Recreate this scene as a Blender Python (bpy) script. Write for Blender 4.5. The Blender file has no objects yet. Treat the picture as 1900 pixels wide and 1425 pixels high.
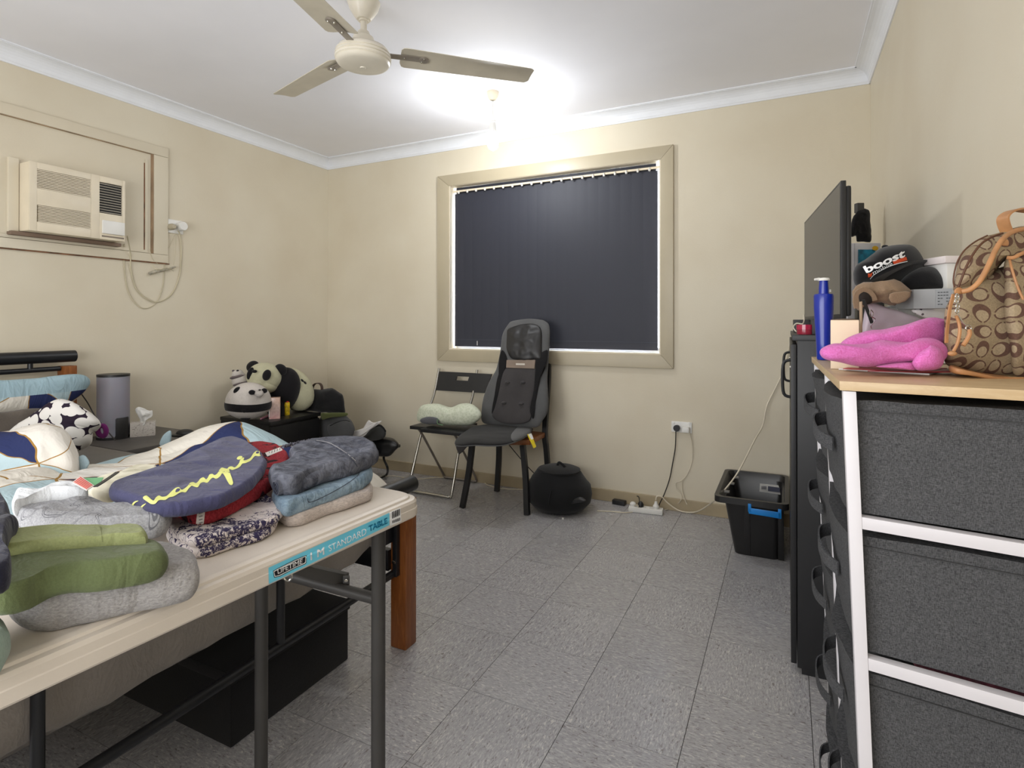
import bpy, bmesh, math, random
from mathutils import Vector as V, Matrix, noise
from mathutils.bvhtree import BVHTree
from mathutils.geometry import tessellate_polygon
PI = math.pi
SC = bpy.context.scene
COL = SC.collection
R_ = random.Random(7)

# ---------------------------------------------------------------- camera
YAW, PITCH, ROLL, FPX, PY = .4562, .0028, .0008, 1040.71, 597.0
CAM = V((3.3049, -3.3826, 1.0977))
cF = V((-math.sin(YAW)*math.cos(PITCH), math.cos(YAW)*math.cos(PITCH), math.sin(PITCH)))
_r = V((math.cos(YAW), math.sin(YAW), 0)); _u = _r.cross(cF)
cR = _r*math.cos(ROLL) + _u*math.sin(ROLL); cU = -_r*math.sin(ROLL) + _u*math.cos(ROLL)
cd = bpy.data.cameras.new('camera'); co = bpy.data.objects.new('camera', cd); COL.objects.link(co)
cd.sensor_width = 36; cd.lens = FPX/1900*36; cd.shift_y = (PY-712.5)/1900; cd.clip_start = .02
m = Matrix.Identity(4)
for i in range(3):
    m[i][0] = cR[i]; m[i][1] = cU[i]; m[i][2] = -cF[i]; m[i][3] = CAM[i]
co.matrix_world = m
SC.camera = co

# ---------------------------------------------------------------- world, lights, exposure
w = bpy.data.worlds.new('world'); SC.world = w; w.use_nodes = True
bg = w.node_tree.nodes['Background']; bg.inputs[0].default_value = (.80, .88, 1, 1); bg.inputs[1].default_value = 34.0
def area(name, loc, rot, sx, sy, power, col=(1, 1, 1)):
    l = bpy.data.lights.new(name, 'AREA'); l.shape = 'RECTANGLE'; l.size = sx; l.size_y = sy; l.energy = power; l.color = col
    o = bpy.data.objects.new(name, l); COL.objects.link(o); o.location = loc; o.rotation_euler = rot
    return o
BULB = V((1.818, -.600, 2.115))
# added soft fill light behind the camera, no real source stands there
area('fill_light', (2.0, -4.18, 1.45), (PI/2+.22, 0, 0), 2.6, 1.7, 80, (.95, .97, 1))
SC.view_settings.view_transform = 'Standard'; SC.view_settings.look = 'None'
SC.view_settings.exposure = 0.04; SC.view_settings.gamma = 1; SC.view_settings.use_curve_mapping = False
BULB_POWER = 11

# ---------------------------------------------------------------- helpers
def ray(u, v): return cF + cR*((u-950)/FPX) - cU*((v-PY)/FPX)
def P(u, v, x=None, y=None, z=None, d=None):
    """point of the room seen at photo pixel (u, v) on the given plane"""
    r = ray(u, v)
    if d is not None: return CAM + r*d
    a, val = (0, x) if x is not None else (1, y) if y is not None else (2, z)
    return CAM + r*((val-CAM[a])/r[a])
def proj(p):
    d = V(p)-CAM; z = d.dot(cF)
    return 950+FPX*d.dot(cR)/z, PY-FPX*d.dot(cU)/z, z
def lin(c):
    c = c/255
    return c/12.92 if c <= .04045 else ((c+.055)/1.055)**2.4
def rgb(t): return (lin(t[0]), lin(t[1]), lin(t[2]), 1)

class N:
    """tiny expression wrapper round shader math nodes"""
    def __init__(s, nt, sock): s.nt, s.k = nt, sock
    def op(s, o, b=None, c=None, rev=False):
        n = s.nt.nodes.new('ShaderNodeMath'); n.operation = o
        args = [s, b, c]
        if rev: args = [b, s, c]
        for i, a in enumerate(args):
            if a is None: continue
            if isinstance(a, N): s.nt.links.new(a.k, n.inputs[i])
            else: n.inputs[i].default_value = a
        return N(s.nt, n.outputs[0])
    def __add__(s, b): return s.op('ADD', b)
    def __radd__(s, b): return s.op('ADD', b)
    def __sub__(s, b): return s.op('SUBTRACT', b)
    def __rsub__(s, b): return s.op('SUBTRACT', b, rev=True)
    def __mul__(s, b): return s.op('MULTIPLY', b)
    def __rmul__(s, b): return s.op('MULTIPLY', b)
    def __truediv__(s, b): return s.op('DIVIDE', b)
    def __lt__(s, b): return s.op('LESS_THAN', b)
    def __gt__(s, b): return s.op('GREATER_THAN', b)
    def abs(s): return s.op('ABSOLUTE')
    def frac(s): return s.op('FRACT')
    def floor(s): return s.op('FLOOR')
    def sqrt(s): return s.op('SQRT')
    def min(s, b): return s.op('MINIMUM', b)
    def max(s, b): return s.op('MAXIMUM', b)
    def mod(s, b): return s.op('FLOORED_MODULO', b)

class Mat:
    def __init__(s, name, col=(200, 200, 200), rough=.6, metal=0, spec=.5):
        s.m = bpy.data.materials.new(name); s.m.use_nodes = True; s.nt = s.m.node_tree
        s.b = s.nt.nodes['Principled BSDF']
        s.b.inputs['Base Color'].default_value = rgb(col); s.b.inputs['Roughness'].default_value = rough
        s.b.inputs['Metallic'].default_value = metal; s.b.inputs['Specular IOR Level'].default_value = spec
        s.col = col; s.cs = None; s.tc = None
    def coord(s, kind='Object', scale=(1, 1, 1), rot=(0, 0, 0), loc=(0, 0, 0)):
        t = s.nt.nodes.new('ShaderNodeTexCoord'); mp = s.nt.nodes.new('ShaderNodeMapping')
        mp.inputs['Scale'].default_value = scale; mp.inputs['Rotation'].default_value = rot; mp.inputs['Location'].default_value = loc
        s.nt.links.new(t.outputs[kind], mp.inputs[0]); return mp.outputs[0]
    def xyz(s, vec):
        n = s.nt.nodes.new('ShaderNodeSeparateXYZ'); s.nt.links.new(vec, n.inputs[0])
        return [N(s.nt, o) for o in n.outputs]
    def vec(s, *a):
        n = s.nt.nodes.new('ShaderNodeCombineXYZ')
        for i, q in enumerate(a):
            if isinstance(q, N): s.nt.links.new(q.k, n.inputs[i])
            else: n.inputs[i].default_value = q
        return n.outputs[0]
    def noise(s, vec, scale, detail=2, rough=.5, dist=0):
        n = s.nt.nodes.new('ShaderNodeTexNoise'); s.nt.links.new(vec, n.inputs['Vector'])
        n.inputs['Scale'].default_value = scale; n.inputs['Detail'].default_value = detail
        n.inputs['Roughness'].default_value = rough; n.inputs['Distortion'].default_value = dist
        return N(s.nt, n.outputs['Fac'])
    def voro(s, vec, scale, feat='F1', rnd=1, out='Distance'):
        n = s.nt.nodes.new('ShaderNodeTexVoronoi'); n.feature = feat; s.nt.links.new(vec, n.inputs['Vector'])
        n.inputs['Scale'].default_value = scale; n.inputs['Randomness'].default_value = rnd
        return N(s.nt, n.outputs[out])
    def white(s, vec):
        n = s.nt.nodes.new('ShaderNodeTexWhiteNoise'); s.nt.links.new(vec, n.inputs['Vector']); return N(s.nt, n.outputs['Value'])
    def ramp(s, f, stops, const=False):
        n = s.nt.nodes.new('ShaderNodeValToRGB'); s.nt.links.new(f.k, n.inputs[0]); cr = n.color_ramp
        if const: cr.interpolation = 'CONSTANT'
        while len(cr.elements) < len(stops): cr.elements.new(.5)
        for e, (p, c) in zip(cr.elements, stops): e.position = p; e.color = rgb(c)
        return n.outputs[0]
    def mix(s, f, a, b, mode='MIX'):
        n = s.nt.nodes.new('ShaderNodeMix'); n.data_type = 'RGBA'; n.blend_type = mode
        if isinstance(f, N): s.nt.links.new(f.k, n.inputs[0])
        else: n.inputs[0].default_value = f
        for i, q in ((6, a), (7, b)):
            if isinstance(q, tuple): n.inputs[i].default_value = rgb(q)
            else: s.nt.links.new(q, n.inputs[i])
        return n.outputs[2]
    def base(s, sock): s.nt.links.new(sock, s.b.inputs['Base Color']); s.cs = sock; return s
    def rough(s, n): s.nt.links.new(n.k, s.b.inputs['Roughness']); return s
    def bump(s, h, strength=.3, dist=.002):
        n = s.nt.nodes.new('ShaderNodeBump'); n.inputs['Strength'].default_value = strength; n.inputs['Distance'].default_value = dist
        s.nt.links.new(h.k, n.inputs['Height']); s.nt.links.new(n.outputs[0], s.b.inputs['Normal']); return s

def _creases(s, k, sc=13, vec=None):
    v = vec or s.coord(rot=(0, 0, .6), scale=(1, 2.2, 1)); n = s.noise(v, sc, 3, .55, .6); h = 1-(n-.5).abs()*5
    b = s.nt.nodes.new('ShaderNodeBump'); b.inputs['Strength'].default_value = k; b.inputs['Distance'].default_value = .006
    s.nt.links.new(h.k, b.inputs['Height'])
    old = s.b.inputs['Normal'].links[0].from_node if s.b.inputs['Normal'].links else None
    if old: s.nt.links.new(b.outputs[0], old.inputs['Normal'])
    else: s.nt.links.new(b.outputs[0], s.b.inputs['Normal'])
    return s
Mat.creases = _creases
def dk(c, k): return tuple(max(0, min(255, x*k)) for x in c)
def plain(name, col, rough=.5, metal=0, var=.06, spec=.5, scale=9, bump=0, bscale=200, stretch=(1, 1, 1)):
    M = Mat(name, col, rough, metal, spec); v = M.coord(scale=stretch)
    M.base(M.ramp(M.noise(v, scale, 3), [(.3, dk(col, 1-var)), (.7, dk(col, 1+var))]))
    if bump: M.bump(M.noise(v, bscale, 2), bump, .001)
    return M.m
def fabric(name, col, var=.12, scale=300, big=6, bump=.5, rough=.95, stretch=(1, 1, 1), col2=None, dist=.0015, crease=0):
    M = Mat(name, col, rough, 0, .2); v = M.coord(scale=stretch); v0 = M.coord()
    a = M.noise(v, scale, 2, .7); b = M.noise(v0, big, 3)
    c = M.mix(a, dk(col, 1-var*1.6), dk(col2 or col, 1+var*1.6))
    c = M.mix(1, c, M.ramp(b, [(.3, (225, 225, 225)), (.7, (255, 255, 255))]), 'MULTIPLY')
    M.base(c); M.bump(a, bump, dist)
    if crease: M.creases(crease)
    M.b.inputs['Sheen Weight'].default_value = .15
    return M.m

LOC = {}
def wl(o): return LOC.get(o.name, V((0, 0, 0)))
def thing(name, label, cat, loc, group=None):
    o = bpy.data.objects.new(name, None); COL.objects.link(o); o.location = V(loc); LOC[o.name] = V(loc)
    o.empty_display_size = .05
    o['label'] = label; o['category'] = cat
    if group: o['group'] = group
    return o
def tag(o, label, cat, group=None):
    o['label'] = label; o['category'] = cat
    if group: o['group'] = group
    return o
def obj(name, bm, mat, parent=None, smooth=True, kind=None, label=None, angle=40):
    bmesh.ops.recalc_face_normals(bm, faces=bm.faces)
    if parent is None:
        vs = [v.co for v in bm.verts]; lo = V([min(v[i] for v in vs) for i in range(3)]); hi = V([max(v[i] for v in vs) for i in range(3)])
        org = V(((lo.x+hi.x)/2, (lo.y+hi.y)/2, lo.z))
    else: org = wl(parent)
    me = bpy.data.meshes.new(name)
    if smooth:
        lim = math.radians(angle)
        for f in bm.faces: f.smooth = True
        for e in bm.edges:
            if len(e.link_faces) == 2 and e.calc_face_angle(0) > lim: e.smooth = False
    bm.to_mesh(me); bm.free()
    me.transform(Matrix.Translation(-org))
    me.materials.append(mat)
    o = bpy.data.objects.new(name, me); COL.objects.link(o)
    if parent is None: o.location = org; LOC[o.name] = org
    else: o.parent = parent; LOC[o.name] = org
    if kind: o['kind'] = kind
    if label: o['label'] = label
    return o
def struct(name, bm, mat, smooth=False):
    return obj(name, bm, mat, None, smooth, 'structure')
def nb(): return bmesh.new()

def hexa(bm, c, bev=0):
    """box from 8 corners: bottom ring then top ring"""
    vs = [bm.verts.new(V(p)) for p in c]
    fs = [bm.faces.new([vs[i] for i in q]) for q in ((3, 2, 1, 0), (4, 5, 6, 7), (0, 1, 5, 4), (1, 2, 6, 5), (2, 3, 7, 6), (3, 0, 4, 7))]
    if bev:
        es = list({e for f in fs for e in f.edges})
        bmesh.ops.bevel(bm, geom=es+vs, offset=bev, segments=2, affect='EDGES', profile=.6)
    return bm
def box(bm, a, b, bev=0, M=None):
    x0, y0, z0 = a; x1, y1, z1 = b
    c = [(x0, y0, z0), (x1, y0, z0), (x1, y1, z0), (x0, y1, z0), (x0, y0, z1), (x1, y0, z1), (x1, y1, z1), (x0, y1, z1)]
    if M is not None: c = [M @ V(p) for p in c]
    return hexa(bm, c, bev)
def frameM(o, ax, up=V((0, 0, 1))):
    """matrix with local x along ax, z near up"""
    x = V(ax).normalized(); y = V(up).cross(x)
    if y.length < 1e-5: y = V((0, 1, 0))
    y.normalize(); z = x.cross(y)
    m = Matrix.Identity(4)
    for i in range(3): m[i][0] = x[i]; m[i][1] = y[i]; m[i][2] = z[i]; m[i][3] = V(o)[i]
    return m
def cat(pts, n=6, closed=False):
    pts = [V(p) for p in pts]; out = []; L = len(pts)
    if L < 3 and not closed: return pts
    rng = range(L if closed else L-1)
    for i in rng:
        if closed: p0, p1, p2, p3 = pts[(i-1) % L], pts[i], pts[(i+1) % L], pts[(i+2) % L]
        else: p0, p1, p2, p3 = pts[max(i-1, 0)], pts[i], pts[i+1], pts[min(i+2, L-1)]
        for k in range(n):
            t = k/n
            out.append(.5*((2*p1)+(p2-p0)*t+(2*p0-5*p1+4*p2-p3)*t*t+(3*p1-p0-3*p2+p3)*t**3))
    if not closed: out.append(pts[-1])
    return out
def tube(bm, pts, r=.01, seg=10, smooth=0, closed=False, cap=True, flat=None):
    """swept tube; r float or list; flat=(w,t,up) gives a strap section"""
    if smooth: pts = cat(pts, smooth, closed)
    else: pts = [V(p) for p in pts]
    L = len(pts); rings = []; prev = None
    for i, p in enumerate(pts):
        a = pts[(i-1) % L] if (closed or i > 0) else p; b = pts[(i+1) % L] if (closed or i < L-1) else p
        t = (b-a)
        if t.length < 1e-9: t = V((0, 0, 1))
        t.normalize()
        if prev is None:
            up = V((0, 0, 1)) if abs(t.z) < .9 else V((1, 0, 0))
            if flat: up = V(flat[2])
            n = (up-t*up.dot(t)).normalized()
        else: n = (prev-t*prev.dot(t)).normalized()
        prev = n; bnm = t.cross(n)
        rr = r[min(i*len(r)//L, len(r)-1)] if isinstance(r, (list, tuple)) else r
        if flat:
            w, th = flat[0]/2, flat[1]/2
            ring = [p+bnm*sx*w+n*sy*th for sx, sy in ((-1, -1), (1, -1), (1, 1), (-1, 1))]
        else: ring = [p+(n*math.cos(2*PI*k/seg)+bnm*math.sin(2*PI*k/seg))*rr for k in range(seg)]
        rings.append([bm.verts.new(q) for q in ring])
    S = len(rings[0])
    for i in range(L if closed else L-1):
        A, B = rings[i], rings[(i+1) % L]
        for k in range(S): bm.faces.new((A[k], A[(k+1) % S], B[(k+1) % S], B[k]))
    if cap and not closed: bm.faces.new(rings[0][::-1]); bm.faces.new(rings[-1])
    return bm
def lathe(bm, prof, c, axis=(0, 0, 1), seg=32, sx=1, sy=1):
    M = frameM(c, (1, 0, 0)) if tuple(axis) == (0, 0, 1) else None
    az = V(axis).normalized(); ax = V((1, 0, 0)) if abs(az.x) < .9 else V((0, 1, 0))
    ax = (ax-az*ax.dot(az)).normalized(); ay = az.cross(ax); c = V(c); rings = []
    for r, z in prof:
        if r < 1e-5: rings.append([bm.verts.new(c+az*z)])
        else: rings.append([bm.verts.new(c+az*z+ax*(sx*r*math.cos(2*PI*k/seg))+ay*(sy*r*math.sin(2*PI*k/seg))) for k in range(seg)])
    for A, B in zip(rings, rings[1:]):
        if len(A) == 1 and len(B) == 1: continue
        for k in range(seg):
            j = (k+1) % seg
            if len(A) == 1: bm.faces.new((A[0], B[j], B[k]))
            elif len(B) == 1: bm.faces.new((A[k], A[j], B[0]))
            else: bm.faces.new((A[k], A[j], B[j], B[k]))
    if len(rings[0]) > 1: bm.faces.new(rings[0][::-1])
    if len(rings[-1]) > 1: bm.faces.new(rings[-1])
    return bm
def ell(bm, c, rx, ry, rz, ax=None, ay=None, az=None, seg=28, rng=16, dent=None):
    ax = V(ax or (1, 0, 0)); ay = V(ay or (0, 1, 0)); az = V(az or (0, 0, 1)); c = V(c)
    prof = [(math.sin(PI*i/rng), -math.cos(PI*i/rng)) for i in range(rng+1)]
    rings = []
    for r, z in prof:
        if r < 1e-5: rings.append([bm.verts.new(c+az*(z*rz))])
        else: rings.append([bm.verts.new(c+az*(z*rz)+ax*(rx*r*math.cos(2*PI*k/seg))+ay*(ry*r*math.sin(2*PI*k/seg))) for k in range(seg)])
    for A, B in zip(rings, rings[1:]):
        for k in range(seg):
            j = (k+1) % seg
            if len(A) == 1: bm.faces.new((A[0], B[j], B[k]))
            elif len(B) == 1: bm.faces.new((A[k], A[j], B[0]))
            else: bm.faces.new((A[k], A[j], B[j], B[k]))
    return bm
def fnoise(p, s, seed=0):
    q = V(p)*s+V((seed*3.7, seed*1.3, seed*7.1)); return noise.noise(q)
def pad(bm, out, th, nrm=(0, 0, 1), p=7, q=.5, dome=0, wr=.004, ws=9, seed=1, smooth=5, rings=20, back=1, stretch=None, edge=.3, fold=0, ridge=0, rim=0):
    """soft closed body round the outline: thickness th across nrm, rounded rim, wrinkles"""
    n = V(nrm).normalized()
    if smooth == 'poly':
        o = []; L_ = len(out)
        for i in range(L_):
            a, b = V(out[i]), V(out[(i+1) % L_]); k_ = max(1, int((b-a).length/.009))
            o += [a.lerp(b, t/k_) for t in range(k_)]
        for _ in range(1): o = [(o[i-1]+o[i]*2+o[(i+1) % len(o)])/4 for i in range(len(o))]
    else: o = cat(out, smooth, True) if smooth else [V(k) for k in out]
    c = sum(o, V((0, 0, 0)))/len(o)
    rs = [1-(1-i/rings)**(2.2 if rim else 1.8) for i in range(rings+1)]
    def disp(pt, r):
        g = V(pt)
        if stretch: g = V((g.x*stretch[0], g.y*stretch[1], g.z*stretch[2]))
        d = fnoise(g, ws, seed)+.5*fnoise(g, ws*2.3, seed+3)
        if ridge: d += ridge*(.35-abs(fnoise(V((g.x*.6+g.y*.5, g.y-g.x*.3, g.z)), ws*1.5, seed+5))*2)+ridge*.35*fnoise(g, ws*6, seed+8)
        d2 = 0
        if fold: 
            s = fnoise(g, ws*.55, seed+9); d2 = -fold*math.exp(-(s/.07)**2)
        return wr*d+d2
    layers = []
    for sgn in (1, -1):
        L = []
        for i, r in enumerate(rs):
            if i == 0: pts = [c]
            else: pts = [c+(k-c)*r for k in o]
            ring = []
            for k in pts:
                if rim:
                    dd = (k-c).length*(1/r-1) if r > 0 else 9; e_ = 1-min(1, dd/rim); h = th/2*math.sqrt(max(0, 1-e_*e_))+(dome*(1-r*r) if sgn > 0 else 0)
                else: h = th/2*((1-r**p)**q if r < 1 else 0)+(dome*(1-r*r) if sgn > 0 else 0)
                if sgn < 0: h *= back
                f = 1-edge*(r**6)
                g = k+n*(sgn*h)+n*(disp(k, r)*(f if sgn > 0 else .3*f)*(1-r**8 if r < 1 else 0))
                if r > .8: g = g+(k-c).normalized()*disp(k+n*.3, r)*.7*((r-.8)/.2)
                ring.append(g)
            L.append(ring)
        layers.append(L)
    T = [[bm.verts.new(g) for g in ring] for ring in layers[0]]
    B = [[bm.verts.new(g) for g in ring] for ring in layers[1][:-1]]+[T[-1]]
    m_ = len(o)
    for Q, s in ((T, 1), (B, -1)):
        for i in range(len(Q)-1):
            A, D = Q[i], Q[i+1]
            for k in range(m_):
                j = (k+1) % m_
                f = (A[0], D[k], D[j]) if len(A) == 1 else (A[k], D[k], D[j], A[j])
                try: bm.faces.new(f if s > 0 else f[::-1])
                except ValueError: pass
    return bm
def zpx(px, z): return [P(u, v, z=z) for u, v in px]
def sil(px, z, th, inset=.85):
    """outline at height z whose padded body of thickness th shows the silhouette px"""
    vs = [v for u, v in px]; vc = (min(vs)+max(vs))/2; hv = (max(vs)-min(vs))/2
    out = []
    for u, v in px:
        t = proj(P(u, v, z=z))[2]; a = th/2/t*FPX*inset
        s = max(-1, min(1, (v-vc)/hv*1.6))
        out.append(P(u, v-s*a, z=z))
    return out
def layered(px, z0, th, n=2, seed=1, wr=.003, ws=9, gap=.97, jit=.006, stretch=None, fold=.003, dome=0, p=16, ridge=.9, rimk=.4):
    """folded cloth: n soft layers stacked inside height th standing on z0"""
    bm = nb(); h = th/n
    base = sil(px, z0+th/2, th, .8)
    for k in range(n):
        rr = random.Random(seed*31+k); zc = z0+h*(k+.5)
        c = sum(base, V((0, 0, 0)))/len(base)
        o = []
        for q in base:
            d = (q-c); d.z = 0
            g = q+d.normalized()*rr.uniform(-jit, jit); g.z = zc+(q.z-(z0+th/2)); o.append(g)
        pad(bm, o, h*1.06, smooth='poly', rings=34, rim=max(.007, h*rimk), ridge=ridge if k == n-1 else 0, p=p, wr=wr if k == n-1 else wr*.3, ws=ws, seed=seed+k, stretch=stretch, fold=fold if k == n-1 else 0, dome=dome if k == n-1 else 0)
    return bm
def facepad(bm, px, th, q=None, p=3, nrm=None, dome=0, wr=.004, ws=8, seed=1, ridge=0, smooth=5, rim=0, **pl):
    o = [P(u, v, **pl) for u, v in px]
    c = sum(o, V((0, 0, 0)))/len(o)
    if nrm is None: nrm = CAM-c; nrm.z *= .3
    return pad(bm, o, th, nrm, p=p, q=q or .5, dome=dome, wr=wr, ws=ws, seed=seed, ridge=ridge, smooth=smooth, rim=rim, rings=30 if ridge else 20)
def textmesh(s, size=1, bold=0, shear=0, extrude=0, space=1):
    cu = bpy.data.curves.new('t', 'FONT'); cu.body = s; cu.size = size; cu.offset = min(bold, 0); cu.shear = shear; cu.extrude = extrude
    cu.resolution_u = 4; cu.space_character = space
    t = bpy.data.objects.new('t', cu); COL.objects.link(t); bpy.context.view_layer.update()
    me = bpy.data.meshes.new_from_object(t.evaluated_get(bpy.context.evaluated_depsgraph_get()))
    bpy.data.objects.remove(t); bpy.data.curves.remove(cu)
    bm = nb()
    for dx, dy in (((0, 0), (bold*2.4, 0), (bold*1.2, bold), (bold*1.2, -bold), (bold*2.4, bold)) if bold > 0 else ((0, 0),)):
        me.transform(Matrix.Translation((dx, dy, 0))); bm.from_mesh(me); me.transform(Matrix.Translation((-dx, -dy, 0)))
    bpy.data.meshes.remove(me); return bm
def bbox2(bm):
    xs = [v.co.x for v in bm.verts]; ys = [v.co.y for v in bm.verts]; return min(xs), max(xs), min(ys), max(ys)
def bvh_of(bm): bm.normal_update(); return BVHTree.FromBMesh(bm)
def drape(bm, fn, tree, off=.0012, sub=None):
    """lay a flat print mesh on a body: fn maps its (x,y) to a photo pixel, the body gives the depth"""
    if sub:
        x0, x1, y0, y1 = bbox2(bm)
        for ax, lo, hi in ((0, x0, x1), (1, y0, y1)):
            k = lo+sub
            while k < hi:
                co_ = V((k, 0, 0)) if ax == 0 else V((0, k, 0)); no_ = V((1, 0, 0)) if ax == 0 else V((0, 1, 0))
                bmesh.ops.bisect_plane(bm, geom=bm.verts[:]+bm.edges[:]+bm.faces[:], plane_co=co_, plane_no=no_); k += sub
    last = None; bad = []
    for v in bm.verts:
        u, w_ = fn(v.co.x, v.co.y); r = ray(u, w_).normalized()
        h = tree.ray_cast(CAM, r)
        if h[0] is None: bad.append(v); continue
        v.co = h[0]-r*off
    bmesh.ops.delete(bm, geom=bad, context='VERTS')
    return bm
def quadfn(b, tl, tr, br, bl):
    x0, x1, y0, y1 = b
    def f(x, y):
        s = (x-x0)/(x1-x0); t = (y-y0)/(y1-y0)
        return tuple((bl[i]*(1-s)+br[i]*s)*(1-t)+(tl[i]*(1-s)+tr[i]*s)*t for i in (0, 1))
    return f
def ribbon(strokes, width):
    """flat pen strokes in pixel space (x, y) -> mesh"""
    bm = nb()
    for st in strokes:
        wd = width
        if isinstance(st, tuple): st, wd = st
        pts = cat([V((x, y, 0)) for x, y in st], 6); L = len(pts); prev = None
        for i, p in enumerate(pts):
            t = (pts[min(i+1, L-1)]-pts[max(i-1, 0)]).normalized(); n = V((-t.y, t.x, 0))
            k = wd*(.45+.55*abs(math.sin(math.atan2(t.y, t.x)-.9))) if not isinstance(wd, tuple) else wd[0]+(wd[1]-wd[0])*i/L
            a = bm.verts.new(p+n*k/2); b = bm.verts.new(p-n*k/2)
            if prev: bm.faces.new((prev[0], a, b, prev[1]))
            prev = (a, b)
    return bm
def ident(x, y): return x, y
def pxquad(bm, q, off=0, **pl):
    """flat quad patch from 4 pixels on a plane"""
    vs = [bm.verts.new(P(u, v, **pl)) for u, v in q]; bm.faces.new(vs); return bm
def slabquad(pts, th, nrm):
    """thin sheet with thickness from 4 points"""
    n = V(nrm).normalized()*th
    return hexa(nb(), [V(p) for p in pts]+[V(p)+n for p in pts])

# ---------------------------------------------------------------- materials
def wallmat():
    M = Mat('painted_wall', (219, 209, 187), .55, spec=.35); v = M.coord()
    M.base(M.ramp(M.noise(v, 2.2, 3), [(.3, (215, 204, 181)), (.7, (222, 213, 192))]))
    M.bump(M.noise(v, 130, 3, .6), .35, .0012); return M.m
m_wall = wallmat()
m_ceil = plain('ceiling_paint', (243, 243, 248), .8, var=.012, scale=2, bump=.2, bscale=300)
m_corn = plain('cornice_paint', (236, 238, 242), .5, var=.01)
m_frame = plain('frame_paint', (182, 170, 144), .4, var=.02, scale=4)
m_base = plain('baseboard_paint', (176, 160, 130), .5, var=.05, scale=5)
m_reveal = plain('reveal_paint', (222, 211, 188), .5, var=.02)
m_alu = plain('window_aluminium', (225, 226, 232), .35, var=.02)
m_white = plain('white_plastic', (232, 230, 224), .4, var=.015)
m_cream = plain('cream_plastic', (226, 214, 190), .4, var=.02)
m_rust = plain('rusty_gap', (120, 84, 60), .8, var=.3, scale=20)
m_black = plain('black_powdercoat', (34, 34, 35), .42, var=.05)
m_dark = plain('dark_grey_steel', (58, 57, 57), .42, var=.05, metal=0)
m_chrome = plain('chrome', (190, 188, 182), .22, metal=1, var=.03)
m_steel = plain('brushed_steel', (160, 152, 145), .4, metal=.9, var=.08)
def woodmat(name, a, b, rough=.4, scale=(3, 30, 30)):
    M = Mat(name, a, rough); v = M.coord(scale=scale)
    M.base(M.ramp(M.noise(v, 2.2, 6, .65, .8), [(.3, a), (.5, b), (.7, a)])); return M.m
m_wood = woodmat('stained_pine', (158, 96, 46), (126, 70, 28), .35, (30, 30, 2.5))
m_oak = woodmat('pale_laminate', (204, 180, 142), (188, 160, 120), .4, (3, 30, 30))
def tilemat():
    M = Mat('vinyl_tile', (160, 153, 148), .33, spec=.5)
    v = M.coord('Object')
    oi = M.nt.nodes.new('ShaderNodeObjectInfo'); rnd = N(M.nt, oi.outputs['Random'])
    x, y, z = M.xyz(v)
    p1 = M.vec(x*60+rnd*50, y*190, rnd*9)
    a = M.noise(p1, 1.0, 3, .62, .5)
    p2 = M.vec(x*58+rnd*91, y*175, rnd*5)
    b = M.noise(p2, 1.0, 2, .6, .6)
    c = M.ramp(a, [(.32, (148, 146, 147)), (.44, (170, 168, 169)), (.56, (176, 174, 175)), (.66, (198, 196, 195))])
    c = M.mix((b > .64), c, (208, 205, 200)); c = M.mix((b < .35), c, (136, 130, 128))
    t = M.ramp(rnd, [(0, (247, 247, 247)), (1, (255, 255, 255))])
    M.base(M.mix(1, c, t, 'MULTIPLY'))
    gp_ = M.nt.nodes.new('ShaderNodeNewGeometry'); g = M.noise(gp_.outputs['Position'], 3.5, 3)
    M.rough(g*.14+.19); M.bump(a, .06, .0006); return M.m
m_tile = tilemat()
m_joint = plain('tile_joint', (64, 58, 55), .8)

# ---------------------------------------------------------------- the room
W = 3.6875; H = 2.4; YF = -4.25; TK = .12
WX0, WX1, WZ0, WZ1 = 1.153, 2.632, .912, 2.07          # window opening
bm = nb()
box(bm, (-TK, 0, 0), (WX0, TK, H)); box(bm, (WX1, 0, 0), (W+TK, TK, H))
box(bm, (WX0, 0, 0), (WX1, TK, WZ0)); box(bm, (WX0, 0, WZ1), (WX1, TK, H))
struct('wall_back', bm, m_wall)
struct('wall_left', box(nb(), (-TK, YF, 0), (0, 0, H)), m_wall)
struct('wall_right', box(nb(), (W, YF, 0), (W+TK, 0, H)), m_wall)
struct('wall_front', box(nb(), (-TK, YF-TK, 0), (W+TK, YF, H)), m_wall)
struct('ceiling', box(nb(), (-TK, YF-TK, H), (W+TK, TK, H+.1)), m_ceil)
floor = struct('floor', box(nb(), (-TK, YF-TK, -.1), (W+TK, TK, -.0035)), m_joint)
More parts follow.
